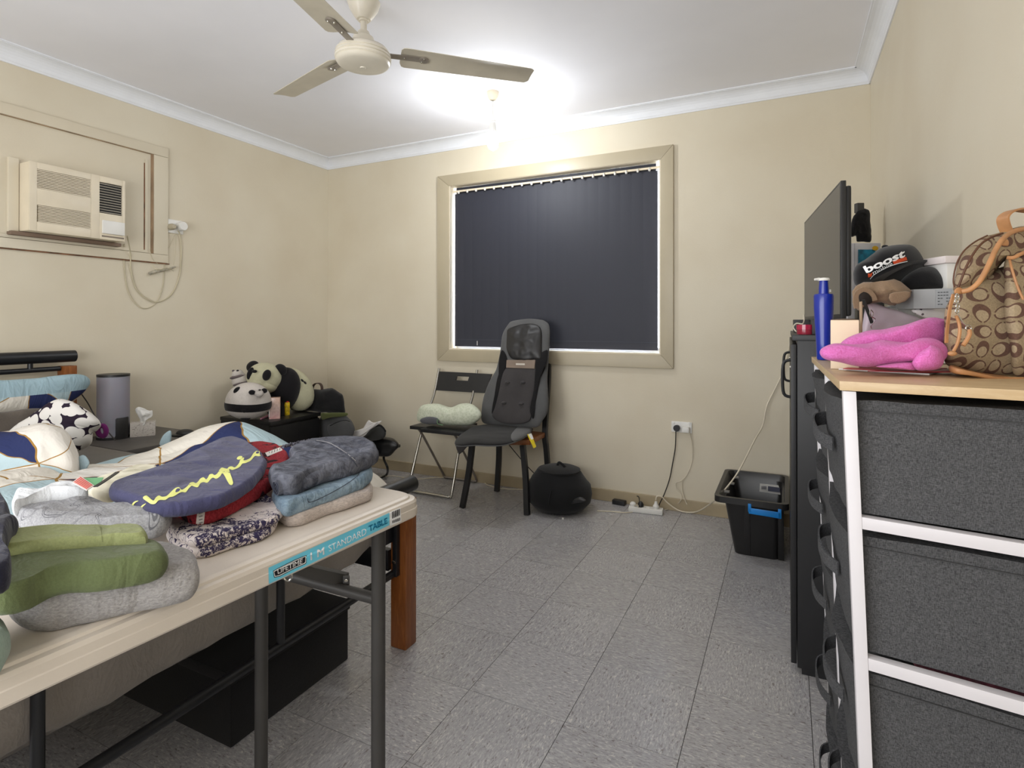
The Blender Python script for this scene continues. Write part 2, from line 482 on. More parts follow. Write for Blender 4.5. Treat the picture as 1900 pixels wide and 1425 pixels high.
# vinyl tiles, each its own piece
T = .3048; AX, BY = 2.7546, -1.6234; tcache = {}
i0 = math.floor((0-AX)/T); j0 = math.floor((YF+.01-BY)/T)
for i in range(i0, 5):
    for j in range(j0, 6):
        x0, x1 = max(AX+i*T, 0), min(AX+(i+1)*T, W); y0, y1 = max(BY+j*T, YF), min(BY+(j+1)*T, 0)
        if x1-x0 < .01 or y1-y0 < .01: continue
        odd = (i+j) % 2
        wd, hd = x1-x0, y1-y0
        if odd: wd, hd = hd, wd
        key = (round(wd, 3), round(hd, 3))
        if key not in tcache:
            b = nb(); g = .0007
            c = []
            for zz, k in ((-.0035, 0), (0, .0002)):
                c += [(-wd/2+g+k, -hd/2+g+k, zz), (wd/2-g-k, -hd/2+g+k, zz), (wd/2-g-k, hd/2-g-k, zz), (-wd/2+g+k, hd/2-g-k, zz)]
            hexa(b, c); bmesh.ops.recalc_face_normals(b, faces=b.faces)
            me = bpy.data.meshes.new('tile'); b.to_mesh(me); b.free(); me.materials.append(m_tile); tcache[key] = me
        o = bpy.data.objects.new('tile', tcache[key]); COL.objects.link(o); o.parent = floor
        o.location = V(((x0+x1)/2, (y0+y1)/2, 0))-LOC[floor.name]
        o.rotation_euler = (0, 0, PI/2 if odd else 0)
# cornices: cove section
def cove(a, b, inn, name):
    """cove along a->b at the ceiling; inn = inward direction"""
    a, b, inn = V(a), V(b), V(inn); s = .075; bm = nb(); prof = [(0, -s), (.006, -s), (.009, -s+.008)]
    for k in range(7):
        t = k/6*PI/2; prof.append((s-.008-(s-.02)*math.cos(t), -s+.010+(s-.02)*(1-math.cos(PI/2-t)) if 0 else -(s-.012)+(s-.02)*math.sin(t)))
    prof += [(s-.008, -.006), (s, -.006), (s, 0), (0, 0)]
    r1 = [bm.verts.new(a+inn*x+V((0, 0, H+z))) for x, z in prof]; r2 = [bm.verts.new(b+inn*x+V((0, 0, H+z))) for x, z in prof]
    n = len(prof)
    for k in range(n): bm.faces.new((r1[k], r1[(k+1) % n], r2[(k+1) % n], r2[k]))
    bm.faces.new(r1); bm.faces.new(r2[::-1])
    struct(name, bm, m_corn)
cove((0, YF, 0), (0, 0, 0), (1, 0, 0), 'trim_1'); cove((0, 0, 0), (W, 0, 0), (0, -1, 0), 'trim_2'); cove((W, YF, 0), (W, 0, 0), (-1, 0, 0), 'trim_3')
def bboard(name, a, b): 
    struct(name, box(nb(), a, b, .003), m_base)
bboard('baseboard_back', (0, -.013, 0), (W, 0, .072)); bboard('baseboard_left', (0, YF, 0), (.013, -.013, .072)); bboard('baseboard_right', (W-.013, YF, 0), (W, -.013, .072))

# window
wroot = thing('window_1', 'x', 'x', ((WX0+WX1)/2, 0, WZ0)); del wroot['category']; del wroot['label']; wroot['kind'] = 'structure'
OX0, OX1, OZ0, OZ1 = 1.057, 2.7055, .831, 2.149; pj = -.018
def mitre(name, q):
    c = [V((x, -.0005, z)) for x, z in q]+[V((x, pj, z)) for x, z in q]
    obj(name, hexa(nb(), c, .003), m_frame, wroot)
g = .0006
mitre('frame_board', [(OX0, OZ1), (OX1, OZ1), (WX1+g, WZ1), (WX0-g, WZ1)]); mitre('frame_board', [(OX0, OZ0), (WX0-g, WZ0), (WX1+g, WZ0), (OX1, OZ0)])
mitre('frame_board', [(OX0, OZ0+g), (OX0, OZ1-g), (WX0, WZ1-g), (WX0, WZ0+g)]); mitre('frame_board', [(OX1, OZ0+g), (WX1, WZ0+g), (WX1, WZ1-g), (OX1, OZ1-g)])
bm = nb(); r = .008
box(bm, (WX0, -.012, WZ0), (WX0+r, TK, WZ1)); box(bm, (WX1-r, -.012, WZ0), (WX1, TK, WZ1)); box(bm, (WX0+r, -.012, WZ1-.002), (WX1-r, TK, WZ1)); box(bm, (WX0+r, -.012, WZ0), (WX1-r, TK, WZ0+r))
obj('reveal', bm, m_reveal, wroot, False)
bm = nb(); s = .028
for a, b in (((WX0+r, .085, WZ0+r), (WX1-r, .115, WZ0+r+s)), ((WX0+r, .085, WZ1-r-s), (WX1-r, .115, WZ1-r)), ((WX0+r, .085, WZ0+r+s), (WX0+r+.008, .115, WZ1-r-s)), ((WX1-r-.008, .085, WZ0+r+s), (WX1-r, .115, WZ1-r-s)), ((1.87, .085, WZ0+r+s), (1.91, .115, WZ1-r-s))):
    box(bm, a, b, .001)
obj('sash', bm, m_alu, wroot)
gm = Mat('window_glass', (255, 255, 255), .02); gm.b.inputs['Transmission Weight'].default_value = 1; gm.b.inputs['IOR'].default_value = 1.05
obj('pane', box(nb(), (WX0+r, .098, WZ0+r), (1.89, .101, WZ1-r)), gm.m, wroot); obj('pane', box(nb(), (1.89, .103, WZ0+r), (WX1-r, .106, WZ1-r)), gm.m, wroot)

# boarded window round the air conditioner, on the left wall
w2 = thing('window_2', 'x', 'x', (0, -1.85, 1.5)); del w2['category']; del w2['label']; w2['kind'] = 'structure'
Y1, ZB, ZT, Y0 = -1.30, 1.451, 2.129, -2.55; iy, izb, izt = -1.385, 1.50, 2.073
AY0, AY1, AZ0, AZ1 = -2.00, -1.53, 1.53, 1.90
obj('infill_board', box(nb(), (.0005, Y0+.05, izb), (.006, iy, izt)), m_wall, w2, False)
obj('frame_board', box(nb(), (.0005, Y0, izt+.002), (.017, Y1, ZT), .003), m_wall, w2)
obj('frame_board', box(nb(), (.0005, Y0, ZB), (.017, Y1, izb-.002), .003), m_wall, w2)
obj('frame_board', box(nb(), (.0005, iy+.002, izb-.001), (.017, Y1, izt+.001), .003), m_wall, w2)
obj('gap_shadow', box(nb(), (.0005, iy-.012, izb), (.012, iy+.001, izt)), plain('gap_shadow_brown', (150, 124, 96), .7, var=.15), w2, False)  # shadow gap beside the frame, put in as a brown strip
obj('gap_shadow', box(nb(), (.0005, Y0, izt-.002), (.014, iy, izt+.0015)), plain('gap_shadow_brown_top', (150, 128, 100), .7, var=.15), w2, False)  # same brown strip for the shadow gap along the top
obj('inner_bead', box(nb(), (.006, iy-.045, izb), (.013, iy-.03, izt-.04), .002), m_wall, w2)
obj('rusty_bead', box(nb(), (.006, iy-.05, izb+.01), (.008, iy-.045, izt-.06)), m_rust, w2, False)
obj('sill_bead', box(nb(), (.006, Y0, izb), (.014, iy-.03, izb+.016), .002), m_wall, w2)
obj('rusty_bead', box(nb(), (.0005, Y0, ZB-.006), (.010, Y1+.012, ZB-.0005)), m_rust, w2, False)

# ---------------------------------------------------------------- ceiling fan
m_fan = plain('fan_enamel', (230, 223, 207), .3, var=.02); m_blade = plain('fan_blade', (208, 200, 182), .38, var=.03)
FC = V((1.761, -1.606, 2.4)); tx, ty = -.022, .009; fz = 2.2
fax = V((1, 0, tx)).normalized(); fay = V((0, 1, ty)); fn = V((-tx, -ty, 1)).normalized(); fc = V((1.757, -1.604, fz))
fan = thing('ceiling_fan', 'cream three bladed ceiling fan with a ribbed motor housing', 'ceiling fan', FC)
obj('canopy', lathe(nb(), [(.0, -.075), (.028, -.07), (.04, -.055), (.058, -.025), (.066, -.0005), (.0, -.0005)], FC), m_fan, fan)
bm = lathe(nb(), [(.013, -.115), (.013, -.07)], FC); lathe(bm, [(.02, -.078), (.02, -.068)], FC)
obj('rod', bm, m_fan, fan)
obj('motor_neck', lathe(nb(), [(.014, .085), (.022, .083), (.03, .065), (.04, .06), (.046, .045), (.05, .03), (.06, .012), (.0, .012)], fc, fn), m_fan, fan)
prof = [(0, .02), (.07, .02), (.098, .012), (.108, -.002), (.110, -.008), (.106, -.010), (.110, -.013), (.112, -.022), (.108, -.024), (.112, -.027), (.111, -.034), (.106, -.037), (.108, -.040), (.104, -.047), (.098, -.052), (.088, -.056), (.05, -.061), (0, -.063)]
obj('motor_housing', lathe(nb(), prof, fc, fn, 48), m_fan, fan)
obj('end_cap', lathe(nb(), [(0, -.066), (.011, -.066), (.013, -.062), (.013, -.060)], fc, fn, 20), m_fan, fan)
for k in range(3):
    th = .754+k*2*PI/3; d = fax*math.cos(th)+fay*math.sin(th); d.normalize(); s = fn.cross(d)
    tilt = math.radians(-9); s2 = s*math.cos(tilt)+fn*math.sin(tilt); n2 = d.cross(s2)
    A = fc+fn*.004
    def bp(x, y, zz): return A+d*x+s2*y+n2*zz
    ol = [(.15, -.045), (.165, -.058), (.25, -.063), (.42, -.058), (.60, -.052), (.70, -.050), (.722, -.040), (.717, .030), (.70, .048), (.60, .052), (.42, .058), (.25, .063), (.165, .056), (.15, .045)]
    bm = nb(); tops = []; bots = []
    NX = 14
    def camber(x, y): return -.006*(1-(y/.06)**2)
    # strip mesh across the width
    xs = [.150, .158, .17, .2, .25, .32, .4, .5, .6, .68, .705, .716, .722]
    def half(x): 
        if x < .17: return .045+.023*math.sqrt(max(0, 1-((.17-x)/.02)**2))
        if x > .70: return .056-.016*(((x-.70)/.022)**2)
        return .068-.012*(x-.17)/.53
    rows = [[(x, -half(x)+2*half(x)*i/6-(.018*(x-.7)/.02 if x > .7 and i > 3 else 0)*0) for i in range(7)] for x in xs]
    for zz, st in ((0, tops), (-.0025, bots)):
        for row in rows: st.append([bm.verts.new(bp(x, y, zz-camber(x, y))) for x, y in row])
    for st, fl in ((tops, 0), (bots, 1)):
        for a, b in zip(st, st[1:]):
            for i in range(6): f = (a[i], b[i], b[i+1], a[i+1]); bm.faces.new(f[::-1] if fl else f)
    for i in (0, 6):
        for a, b, c, e in zip(tops, tops[1:], bots, bots[1:]): bm.faces.new((a[i], b[i], e[i], c[i]))
    for q in (0, -1):
        for i in range(6): bm.faces.new((tops[q][i], tops[q][i+1], bots[q][i+1], bots[q][i]))
    bl = obj('blade', bm, m_blade, fan)
    bm = nb()
    hexa(bm, [bp(.085, -.016, -.006), bp(.245, -.018, -.001), bp(.245, .018, -.001), bp(.085, .016, -.006), bp(.085, -.016, -.003), bp(.245, -.018, .002), bp(.245, .018, .002), bp(.085, .016, -.003)], .001)
    lathe(bm, [(0, -.004), (.020, -.004), (.020, .001)], bp(.245, 0, 0), n2, 20)
    br = obj('blade_bracket', bm, plain('bracket_grey', (150, 142, 132), .4, .3) if k == 0 else bpy.data.materials['bracket_grey'], bl)
    for x, y in ((.165, 0), (.238, .010), (.245, -.012)): obj('screw', lathe(nb(), [(0, -.008), (.004, -.008), (.005, -.004)], bp(x, y, 0), n2, 10), m_chrome, bl)

# ---------------------------------------------------------------- pendant lamp
pl = thing('pendant_lamp', 'bare lit bulb hanging on a short white cord from the ceiling', 'lamp', (BULB.x, BULB.y, H))
px_, py_ = BULB.x, BULB.y
obj('ceiling_rose', lathe(nb(), [(0, -.05), (.008, -.05), (.02, -.044), (.03, -.028), (.034, -.010), (.035, -.0005)], (px_, py_, H)), m_cream, pl)
obj('cord', tube(nb(), [(px_, py_, 2.35), (px_, py_, 2.27)], .0035, 8), m_white, pl)
obj('lampholder', lathe(nb(), [(0, 2.275), (.005, 2.274), (.008, 2.255), (.014, 2.24), (.018, 2.236), (.018, 2.228), (.016, 2.226), (.018, 2.2), (.019, 2.175), (0, 2.175)], (px_, py_, 0)), m_white, pl)
bm = lathe(nb(), [(0, 2.072), (.012, 2.074), (.023, 2.084), (.030, 2.10), (.031, 2.115), (.027, 2.135), (.019, 2.153), (.014, 2.165), (.014, 2.176), (0, 2.177)], (px_, py_, 0), seg=20)
em = bpy.data.materials.new('lit_bulb'); em.use_nodes = True; nt = em.node_tree; nt.nodes.remove(nt.nodes['Principled BSDF'])
e_ = nt.nodes.new('ShaderNodeEmission'); e_.inputs[0].default_value = (.95, .975, 1, 1)
ar = 4*PI*.030**2; e_.inputs[1].default_value = BULB_POWER/(ar*PI)
nt.links.new(e_.outputs[0], nt.nodes['Material Output'].inputs[0])
obj('bulb', bm, em, pl)

# ---------------------------------------------------------------- vertical blind
bl = thing('vertical_blind', 'closed dark navy vertical blind covering the whole window', 'blind', (1.9, .03, WZ0+.012))
def blindmat():
    M = Mat('blind_fabric', (46, 48, 60), .55, spec=.45); v = M.coord(); a = M.noise(v, 700, 2)
    M.base(M.mix(a, (34, 36, 45), (52, 54, 66))); M.bump(a, .3, .0006); return M.m
m_blind = blindmat()
BX0, BX1, BZ0, BZ1 = WX0+.020, WX1-.030, WZ0+.022, 2.021
NS = 20; pitch = (BX1-BX0-.085)/(NS-1)
obj('blackout_sheet', box(nb(), (BX0+.004, .05, BZ0+.01), (BX1-.01, .053, WZ1-.003)), m_blind, bl, False)
y0 = .028
obj('track', tube(nb(), [(WX0+.01, y0, 2.036), (2.0, y0, 2.036), (WX1-.01, y0, 2.036)], .0075, 12), plain('track_cream', (240, 226, 200), .35, var=.01), bl)
slat_me = None
for k in range(NS):
    x = BX0+.0425+pitch*k
    if slat_me is None:
        b = nb(); a = math.radians(2.2); cs, sn = math.cos(a)*.0445, math.sin(a)*.0445
        pts = []
        for i in range(5):
            t = -1+i/2; pts.append((cs*t, sn*t-.0008*(1-t*t)))
        for i in range(4):
            (xa, ya), (xb, yb) = pts[i], pts[i+1]
            vs = [b.verts.new(q) for q in ((xa, ya, BZ0), (xb, yb, BZ0), (xb, yb, BZ1), (xa, ya, BZ1))]; b.faces.new(vs)
        bmesh.ops.remove_doubles(b, verts=b.verts, dist=1e-5)
        g_ = bmesh.ops.extrude_face_region(b, geom=b.faces[:]); bmesh.ops.translate(b, verts=[e for e in g_['geom'] if isinstance(e, bmesh.types.BMVert)], vec=(0, .0008, 0))
        bmesh.ops.recalc_face_normals(b, faces=b.faces)
        slat_me = bpy.data.meshes.new('slat'); b.to_mesh(slat_me); b.free(); slat_me.materials.append(m_blind)
        b = nb(); box(b, (-.043, -.0075, BZ0+.048), (.043, -.0064, BZ0+.0495)); weld = bpy.data.meshes.new('hem_line'); b.to_mesh(weld); b.free(); weld.materials.append(plain('hem_thread', (74, 78, 90), .8))
        b = nb(); lathe(b, [(0, -.012), (.005, -.011), (.0075, -.006), (.0075, 0), (.004, .004), (.0025, .012), (0, .013)], (0, -.010, 2.027), seg=12); hk = bpy.data.meshes.new('hanger'); b.to_mesh(hk); b.free(); hk.materials.append(m_white)
        for f in hk.polygons: f.use_smooth = True
    o = bpy.data.objects.new('slat', slat_me); COL.objects.link(o); o.parent = bl; o.location = V((x, y0+.012, 0))-LOC[bl.name]
    for nm, me in (('hem_line', weld), ('hanger', hk)):
        q = bpy.data.objects.new(nm, me); COL.objects.link(q); q.parent = o
        if nm == 'hanger': q.location = (0, -.014, 0)
obj('pull_chain', tube(nb(), [(WX0+.055, y0-.012, 2.02), (WX0+.056, y0-.012, 1.5), (WX0+.056, y0-.012, BZ0+.03)], .0009, 6), m_blind, bl)
obj('chain_weight', tube(nb(), [(1.372, .008, .945), (1.372, .008, .975)], .0022, 6), m_white, bl)

# ---------------------------------------------------------------- air conditioner
ac = thing('air_conditioner', 'old cream window air conditioner set in the boarded window', 'air conditioner', (0, (AY0+AY1)/2, AZ0))
D = .12
ac_tl, ac_tr, ac_br, ac_bl = P(57, 301, x=D), P(229, 333, x=D), P(236, 446, x=D), P(52, 430, x=D)
ya, yb = (ac_tl.y+ac_bl.y)/2, (ac_tr.y+ac_br.y)/2; za, zb = (ac_br.z+ac_bl.z)/2, (ac_tl.z+ac_tr.z)/2
obj('casing', box(nb(), (.007, ya, za), (D-.012, yb, zb), .006), m_cream, ac)
obj('surround_board', box(nb(), (.007, ya-.042, za-.005), (.030, ya-.002, zb+.02), .003), m_wall, ac)
obj('under_shadow', box(nb(), (.007, ya-.04, za-.02), (.05, yb+.02, za-.002), .002), plain('ac_shadow_strip', (128, 108, 92), .7), ac)  # brown strip coloured as the shadow under the casing
def acp(u0, v0, u1, v1):
    a = P(u0, v0, x=D); b = P(u1, v1, x=D); return a.y, b.y, b.z, a.z
g1 = acp(69, 313, 169, 367); g2 = acp(71, 380, 171, 425); gv = acp(185, 337, 227, 401); cdr = acp(189, 408, 230, 438)
bm = nb()
# front frame built of bars round the openings
def bar(y_0, y_1, z_0, z_1): box(bm, (D-.012, y_0, z_0), (D, y_1, z_1), .0015)
gy0, gy1 = g1[0], g1[1]; vy0, vy1 = gv[0], gv[1]
bar(ya, gy0, za, zb); bar(gy1, vy0, za, zb); bar(vy1, yb, za, zb)
bar(gy0, gy1, g1[3], zb); bar(gy0, gy1, g2[3], g1[2]); bar(gy0, gy1, za, g2[2]); bar(vy0, vy1, gv[3], zb); bar(vy0, vy1, za, gv[2])
obj('front_panel', bm, m_cream, ac)
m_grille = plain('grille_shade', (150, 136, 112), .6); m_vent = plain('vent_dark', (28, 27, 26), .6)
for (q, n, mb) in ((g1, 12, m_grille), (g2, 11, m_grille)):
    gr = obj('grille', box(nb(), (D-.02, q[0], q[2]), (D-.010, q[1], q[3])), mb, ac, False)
    st = (q[3]-q[2])/n
    for k in range(n):
        obj('slat', box(nb(), (D-.010, q[0], q[2]+st*(k+.18)), (D-.001, q[1], q[2]+st*(k+.72))), m_cream, gr, False)
vt = obj('outlet_vent', box(nb(), (D-.02, gv[0], gv[2]), (D-.010, gv[1], gv[3])), m_vent, ac, False)
st = (gv[3]-gv[2])/12
for k in range(12): obj('louvre', box(nb(), (D-.010, gv[0], gv[2]+st*(k+.3)), (D-.003, gv[1], gv[2]+st*(k+.62))), plain('louvre_grey', (150, 142, 128), .5) if k == 0 else bpy.data.materials['louvre_grey'], vt, False)
obj('control_door', box(nb(), (D-.002, cdr[0], cdr[2]), (D+.010, cdr[1], cdr[3]), .003), m_white, ac)
obj('name_strip', box(nb(), (D-.001, cdr[0], za+.012), (D+.0006, cdr[1]+.0, za+.020)), plain('strip_grey', (130, 118, 104), .6), ac, False)
# socket, plug and cable loops
so = thing('power_outlet', 'white wall socket beside the air conditioner with a plug in it', 'power outlet', (0, -1.25, 1.64))
a = P(305, 405, x=.004); b = P(330, 434, x=.004)
obj('plate', box(nb(), (.0005, a.y, b.z), (.010, b.y+.03, a.z), .003), m_white, so)
p1 = P(318, 421, x=.02); obj('plug', lathe(nb(), [(.019, -.012), (.019, .01), (.012, .028), (.0, .03)], p1, (1, 0, 0), 16), plain('plug_grey', (176, 166, 142), .5), so)
p2 = P(336, 420, x=.02); obj('timer_plug', lathe(nb(), [(.0, -.012), (.026, -.010), (.028, .02), (.024, .028), (0, .028)], p2, (1, 0, 0), 20), m_white, so)
m_cable = plain('cream_cable', (196, 186, 158), .6)
cb = obj('cable', tube(nb(), [P(u, v, x=X) for u, v, X in ((236, 438, .10), (242, 470, .03), (243, 500, .007), (253, 536, .006), (275, 556, .006), (295, 560, .006), (318, 546, .006), (332, 515, .006), (336, 480, .006), (335, 440, .012), (330, 428, .03))], .0032, 8, 5), m_cable)
tag(cb, 'thin cream cable looping from air conditioner to the wall socket', 'cable')
cb2 = obj('cable', tube(nb(), [P(u, v, x=X) for u, v, X in ((231, 452, .012), (231, 500, .005), (240, 545, .005), (262, 571, .005), (285, 566, .005), (300, 540, .005), (305, 500, .005), (304, 440, .006))], .0022, 8, 5), m_cable)
tag(cb2, 'thinner lower cable loop hanging under the boarded window', 'cable')
cb3 = obj('cable', tube(nb(), [P(u, v, x=X) for u, v, X in ((278, 462, .02), (283, 480, .02), (296, 490, .006), (302, 478, .006), (315, 456, .006), (326, 435, .02), (325, 470, .01), (322, 492, .012))], .0013, 6, 5), m_cable)
tag(cb3, 'tangled thin wire between the window corner and the socket', 'cable')
cn = thing('cable_tie_bundle', 'small grey bundle of wires hanging under the wall socket', 'cable bundle', P(302, 502, x=.004))
obj('bundle', tube(nb(), [P(277, 508, x=.014), P(290, 503, x=.016), P(305, 501, x=.014), P(325, 495, x=.013)], [.009, .010, .006, .006], 8, 3), plain('bundle_grey', (170, 163, 145), .6, var=.2, scale=60), cn)
obj('wire', tube(nb(), [P(283, 492, x=.01), P(292, 501, x=.026), P(310, 497, x=.024), P(322, 503, x=.01)], .002, 6, 3), m_cable, cn)

# ---------------------------------------------------------------- back wall socket, power board, cables
s2 = thing('power_outlet', 'white double socket low on the wall under the window', 'power outlet', (2.75, 0, .45))
a = P(1246, 781, y=-.004); b = P(1284, 804, y=-.004)
obj('plate', box(nb(), (a.x, -.010, b.z), (b.x, -.0005, a.z), .003), m_white, s2)
for u in (1250, 1279): q = P(u, 785, y=-.011); obj('switch', box(nb(), (q.x-.006, -.014, q.z-.006), (q.x+.006, -.009, q.z+.006), .001), m_white, s2)
q = P(1256, 794, y=-.02); obj('black_plug', lathe(nb(), [(.0, -.012), (.017, -.01), (.019, .012), (0, .012)], (q.x, -.022, q.z), (0, -1, 0), 16), m_black, s2)
q = P(1273, 797, y=-.02); obj('white_plug', box(nb(), (q.x-.02, -.04, q.z-.017), (q.x+.02, -.0105, q.z+.016), .008), m_white, s2)
m_wc = plain('white_cable', (222, 212, 190), .5); m_bc = plain('black_cable', (40, 36, 34), .5)
tag(obj('cable', tube(nb(), [P(1254, 800, y=-.03), P(1253, 830, y=-.02), P(1248, 860, y=-.02), P(1242, 890, y=-.02), P(1232, 918, y=-.05), P(1225, 932, y=-.075), P(1222, 940, y=-.08)], .003, 8, 5), m_bc), 'black cable from the low socket down to the power board', 'cable')
tag(obj('cable', tube(nb(), [P(1279, 803, y=-.03), P(1284, 826, y=-.02), P(1284, 855, y=-.02), P(1275, 880, y=-.02), P(1264, 892, y=-.02), P(1254, 896, y=-.025), P(1256, 908, y=-.028), P(1264, 918, y=-.03), P(1262, 930, y=-.035), P(1250, 941, z=.006), P(1234, 946, z=.008)], .0028, 8, 5), m_wc), 'white cable from the low socket, tied in a loop above the baseboard', 'cable')
tag(obj('cable', tube(nb(), [P(1265, 892, y=-.018), P(1266, 912, y=-.016), P(1272, 930, y=-.02), P(1275, 936, y=-.022)], .0028, 8, 5), m_wc), 'short loose end of white cable below the low socket', 'cable')
tag(obj('cable', tube(nb(), [P(1217, 928, y=-.085), P(1219, 921, y=-.085), P(1228, 922, y=-.075), P(1240, 934, y=-.055), P(1262, 948, y=-.04), P(1290, 950, y=-.04), P(1315, 937, y=-.22), P(1340, 914, y=-.42), P(1370, 875, y=-.36), P(1400, 817, y=-.16), P(1415, 790, y=-.06), P(1423, 753, y=-.03), P(1438, 722, y=-.03), P(1452, 692, y=-.03), P(1459, 668, y=-.04), P(1465, 640, y=-.05)], .0038, 8, 5), m_wc), 'long white cable running up the wall behind the black cabinet', 'cable')
ps = thing('power_board', 'white power board lying on the floor by the baseboard', 'power board', (2.55, -.08, 0))
A = P(1167, 941, z=.02); B = P(1230, 948, z=.02); A.z = B.z = 0; M_ = frameM(A, B-A); L = (B-A).length
obj('body', box(nb(), (0, -.028, .001), (L, .028, .03), .005, M_), m_white, ps)
for k in range(4):
    q = obj('socket', box(nb(), (.03+k*L/4.4, -.014, .0295), (.055+k*L/4.4, .014, .031), .0005, M_), plain('socket_grey', (205, 203, 197), .5) if k == 0 else bpy.data.materials['socket_grey'], ps)
q = M_ @ V((L*.35, 0, .03)); obj('black_plug', lathe(nb(), [(.016, 0), (.018, .012), (.012, .026), (.005, .032), (0, .032)], q, (0, 0, 1), 14), m_black, ps)
q = M_ @ V((L*.80, 0, .03)); obj('white_plug', lathe(nb(), [(.016, 0), (.018, .014), (.010, .026), (.007, .04), (0, .04)], q, (0, 0, 1), 14), m_white, ps)
q = M_ @ V((L*.12, 0, .03)); obj('white_plug', lathe(nb(), [(.016, 0), (.018, .014), (.012, .022), (0, .026)], q, (0, 0, 1), 14), m_white, ps)
tag(obj('cable', tube(nb(), [P(1187, 934, z=.05), P(1184, 921, z=.06), P(1172, 924, z=.03), P(1160, 930, z=.015), P(1145, 930, z=.010), P(1130, 925, z=.01), P(1113, 922, z=.01)], .003, 8, 5), m_bc), 'black cable from the power board to the round massager', 'cable')
ad = obj('power_adapter', box(nb(), (-.04, -.02, 0), (.04, .02, .028), .006, frameM(P(1149, 936, z=0), (1, -.1, 0))), m_black); tag(ad, 'small black power adapter on the floor beside the round massager', 'adapter')
tag(obj('cable', tube(nb(), [P(1177, 938, z=.05), P(1184, 938, z=.045), P(1180, 948, z=.006), P(1160, 951, z=.004), P(1135, 949, z=.004), P(1108, 948, z=.004)], .0032, 8, 5), m_wc), 'white cable on the floor in front of the power board', 'cable')
tag(obj('cable', tube(nb(), [P(700, 885, z=.004), P(730, 883, z=.004), P(770, 889, z=.004), P(820, 886, z=.004), P(890, 893, z=.004), P(905, 900, z=.004), P(935, 907, z=.004), P(1000, 908, z=.004)], .003, 8, 5), m_wc), 'white cable lying on the floor under the chairs along the wall', 'cable')
tag(obj('cable', tube(nb(), [P(945, 826, y=-.2), P(965, 850, y=-.12), P(985, 872, y=-.06), P(1005, 892, y=-.04)], .003, 8, 5), m_bc), 'black cable hanging behind the massage chair', 'cable')

# ---------------------------------------------------------------- folding chair with the green neck pillow
fch = thing('folding_chair', 'black folding chair with chrome legs holding a pale green pillow', 'chair', (1.32, -.25, 0))
SZ = .425
bm = nb()
c1, c2, c3, c4 = P(760, 790, z=SZ), P(848, 797, z=SZ), P(895, 786, z=SZ), P(800, 778, z=SZ)
c3 = c2+V((.0, .26, 0))*1; c4 = c1+V((0, .26, 0))
hexa(bm, [c-V((0, 0, .022)) for c in (c1, c2, c3, c4)]+[c1, c2, c3, c4], .004)
obj('seat', bm, m_black, fch)
xa, xb = c1.x+.02, c2.x-.02; fy, ry = -.40, -.04; sy = c1.y
fl = P(766, 905, z=.01); fr = P(856, 924, z=.01)
bm = nb()
tube(bm, [(xa+.0, -.055, .78), (xa+.0, -.12, .60), (xa, -.24, .42), (xa-.01, -.385, .05), (xa, -.40, .012), (xa+.04, -.405, .010), (xb-.04, -.405, .010), (xb, -.40, .012), (xb+.01, -.385, .05), (xb, -.24, .42), (xb, -.12, .60), (xb, -.055, .78)], .009, 10, 4)
obj('front_frame', bm, m_chrome, fch)
bm = tube(nb(), [(xa+.02, sy+.04, .402), (xa+.02, sy+.10, .34), (xa+.02, -.045, .05), (xa+.03, -.03, .012), (xa+.06, -.028, .010), (xb-.06, -.028, .010), (xb-.03, -.03, .012), (xb-.02, -.045, .05), (xb-.02, sy+.10, .34), (xb-.02, sy+.04, .402)], .008, 10, 4)
obj('rear_frame', bm, m_steel, fch)
# backrest with a hand slot
q = [P(817, 689, y=-.075), P(914, 694, y=-.075), P(900, 729, y=-.10), P(811, 724, y=-.10)]
def bl2(s, t): return (q[0]*(1-s)+q[1]*s)*(1-t)+(q[3]*(1-s)+q[2]*s)*t
s0, s1, t0, t1 = .36, .60, .20, .42
bm = nb(); th = V((0, -.012, 0))
for a, b, c, d in ((0, s0, 0, 1), (s1, 1, 0, 1), (s0, s1, 0, t0), (s0, s1, t1, 1)):
    cs = [bl2(a, d), bl2(b, d), bl2(b, c), bl2(a, c)]; hexa(bm, cs+[k+th for k in cs])
bmesh.ops.remove_doubles(bm, verts=bm.verts, dist=1e-5)
obj('backrest', bm, m_black, fch, False)

def fine(name, col, col2, scale, k=.5, rough=.95):
    M = Mat(name, col, rough, spec=.2); v = M.coord(); a = M.voro(v, scale)
    M.base(M.ramp(a, [(.1, col), (.8, col2)])); M.bump(a, k, .002); return M.m
m_bk = obj('flat_case', box(nb(), (1.27, -.52, SZ), (1.57, -.26, SZ+.022), .003), m_black); tag(m_bk, 'thin black case on the folding chair under the green pillow', 'case')
gp = thing('neck_pillow', 'pale green quilted memory pillow with two humps on folding chair', 'pillow', (1.4, -.36, SZ+.02))
m_gp = fine('green_quilt', (198, 205, 180), (220, 224, 204), 70)
bm = nb(); pz = SZ+.022
facepad(bm, [(774, 766), (784, 752), (812, 749), (836, 756), (856, 749), (876, 750), (891, 762), (892, 776), (874, 788), (845, 789), (812, 787), (790, 787), (775, 780)], .17, p=2.4, wr=.004, ws=10, seed=4, y=-.40)
obj('pillow_body', bm, m_gp, gp)
bm = nb(); facepad(bm, [(780, 778), (795, 773), (812, 776), (814, 786), (798, 787), (783, 785)], .03, p=3, y=-.47); obj('grey_lining', bm, fabric('grey_lining', (96, 96, 100)), gp)
obj('carry_loop', tube(nb(), [P(812, 778, y=-.475), P(812, 786, y=-.49), P(822, 789, y=-.49)], .003, 6, 4), plain('green_loop', (100, 130, 95), .8), gp)

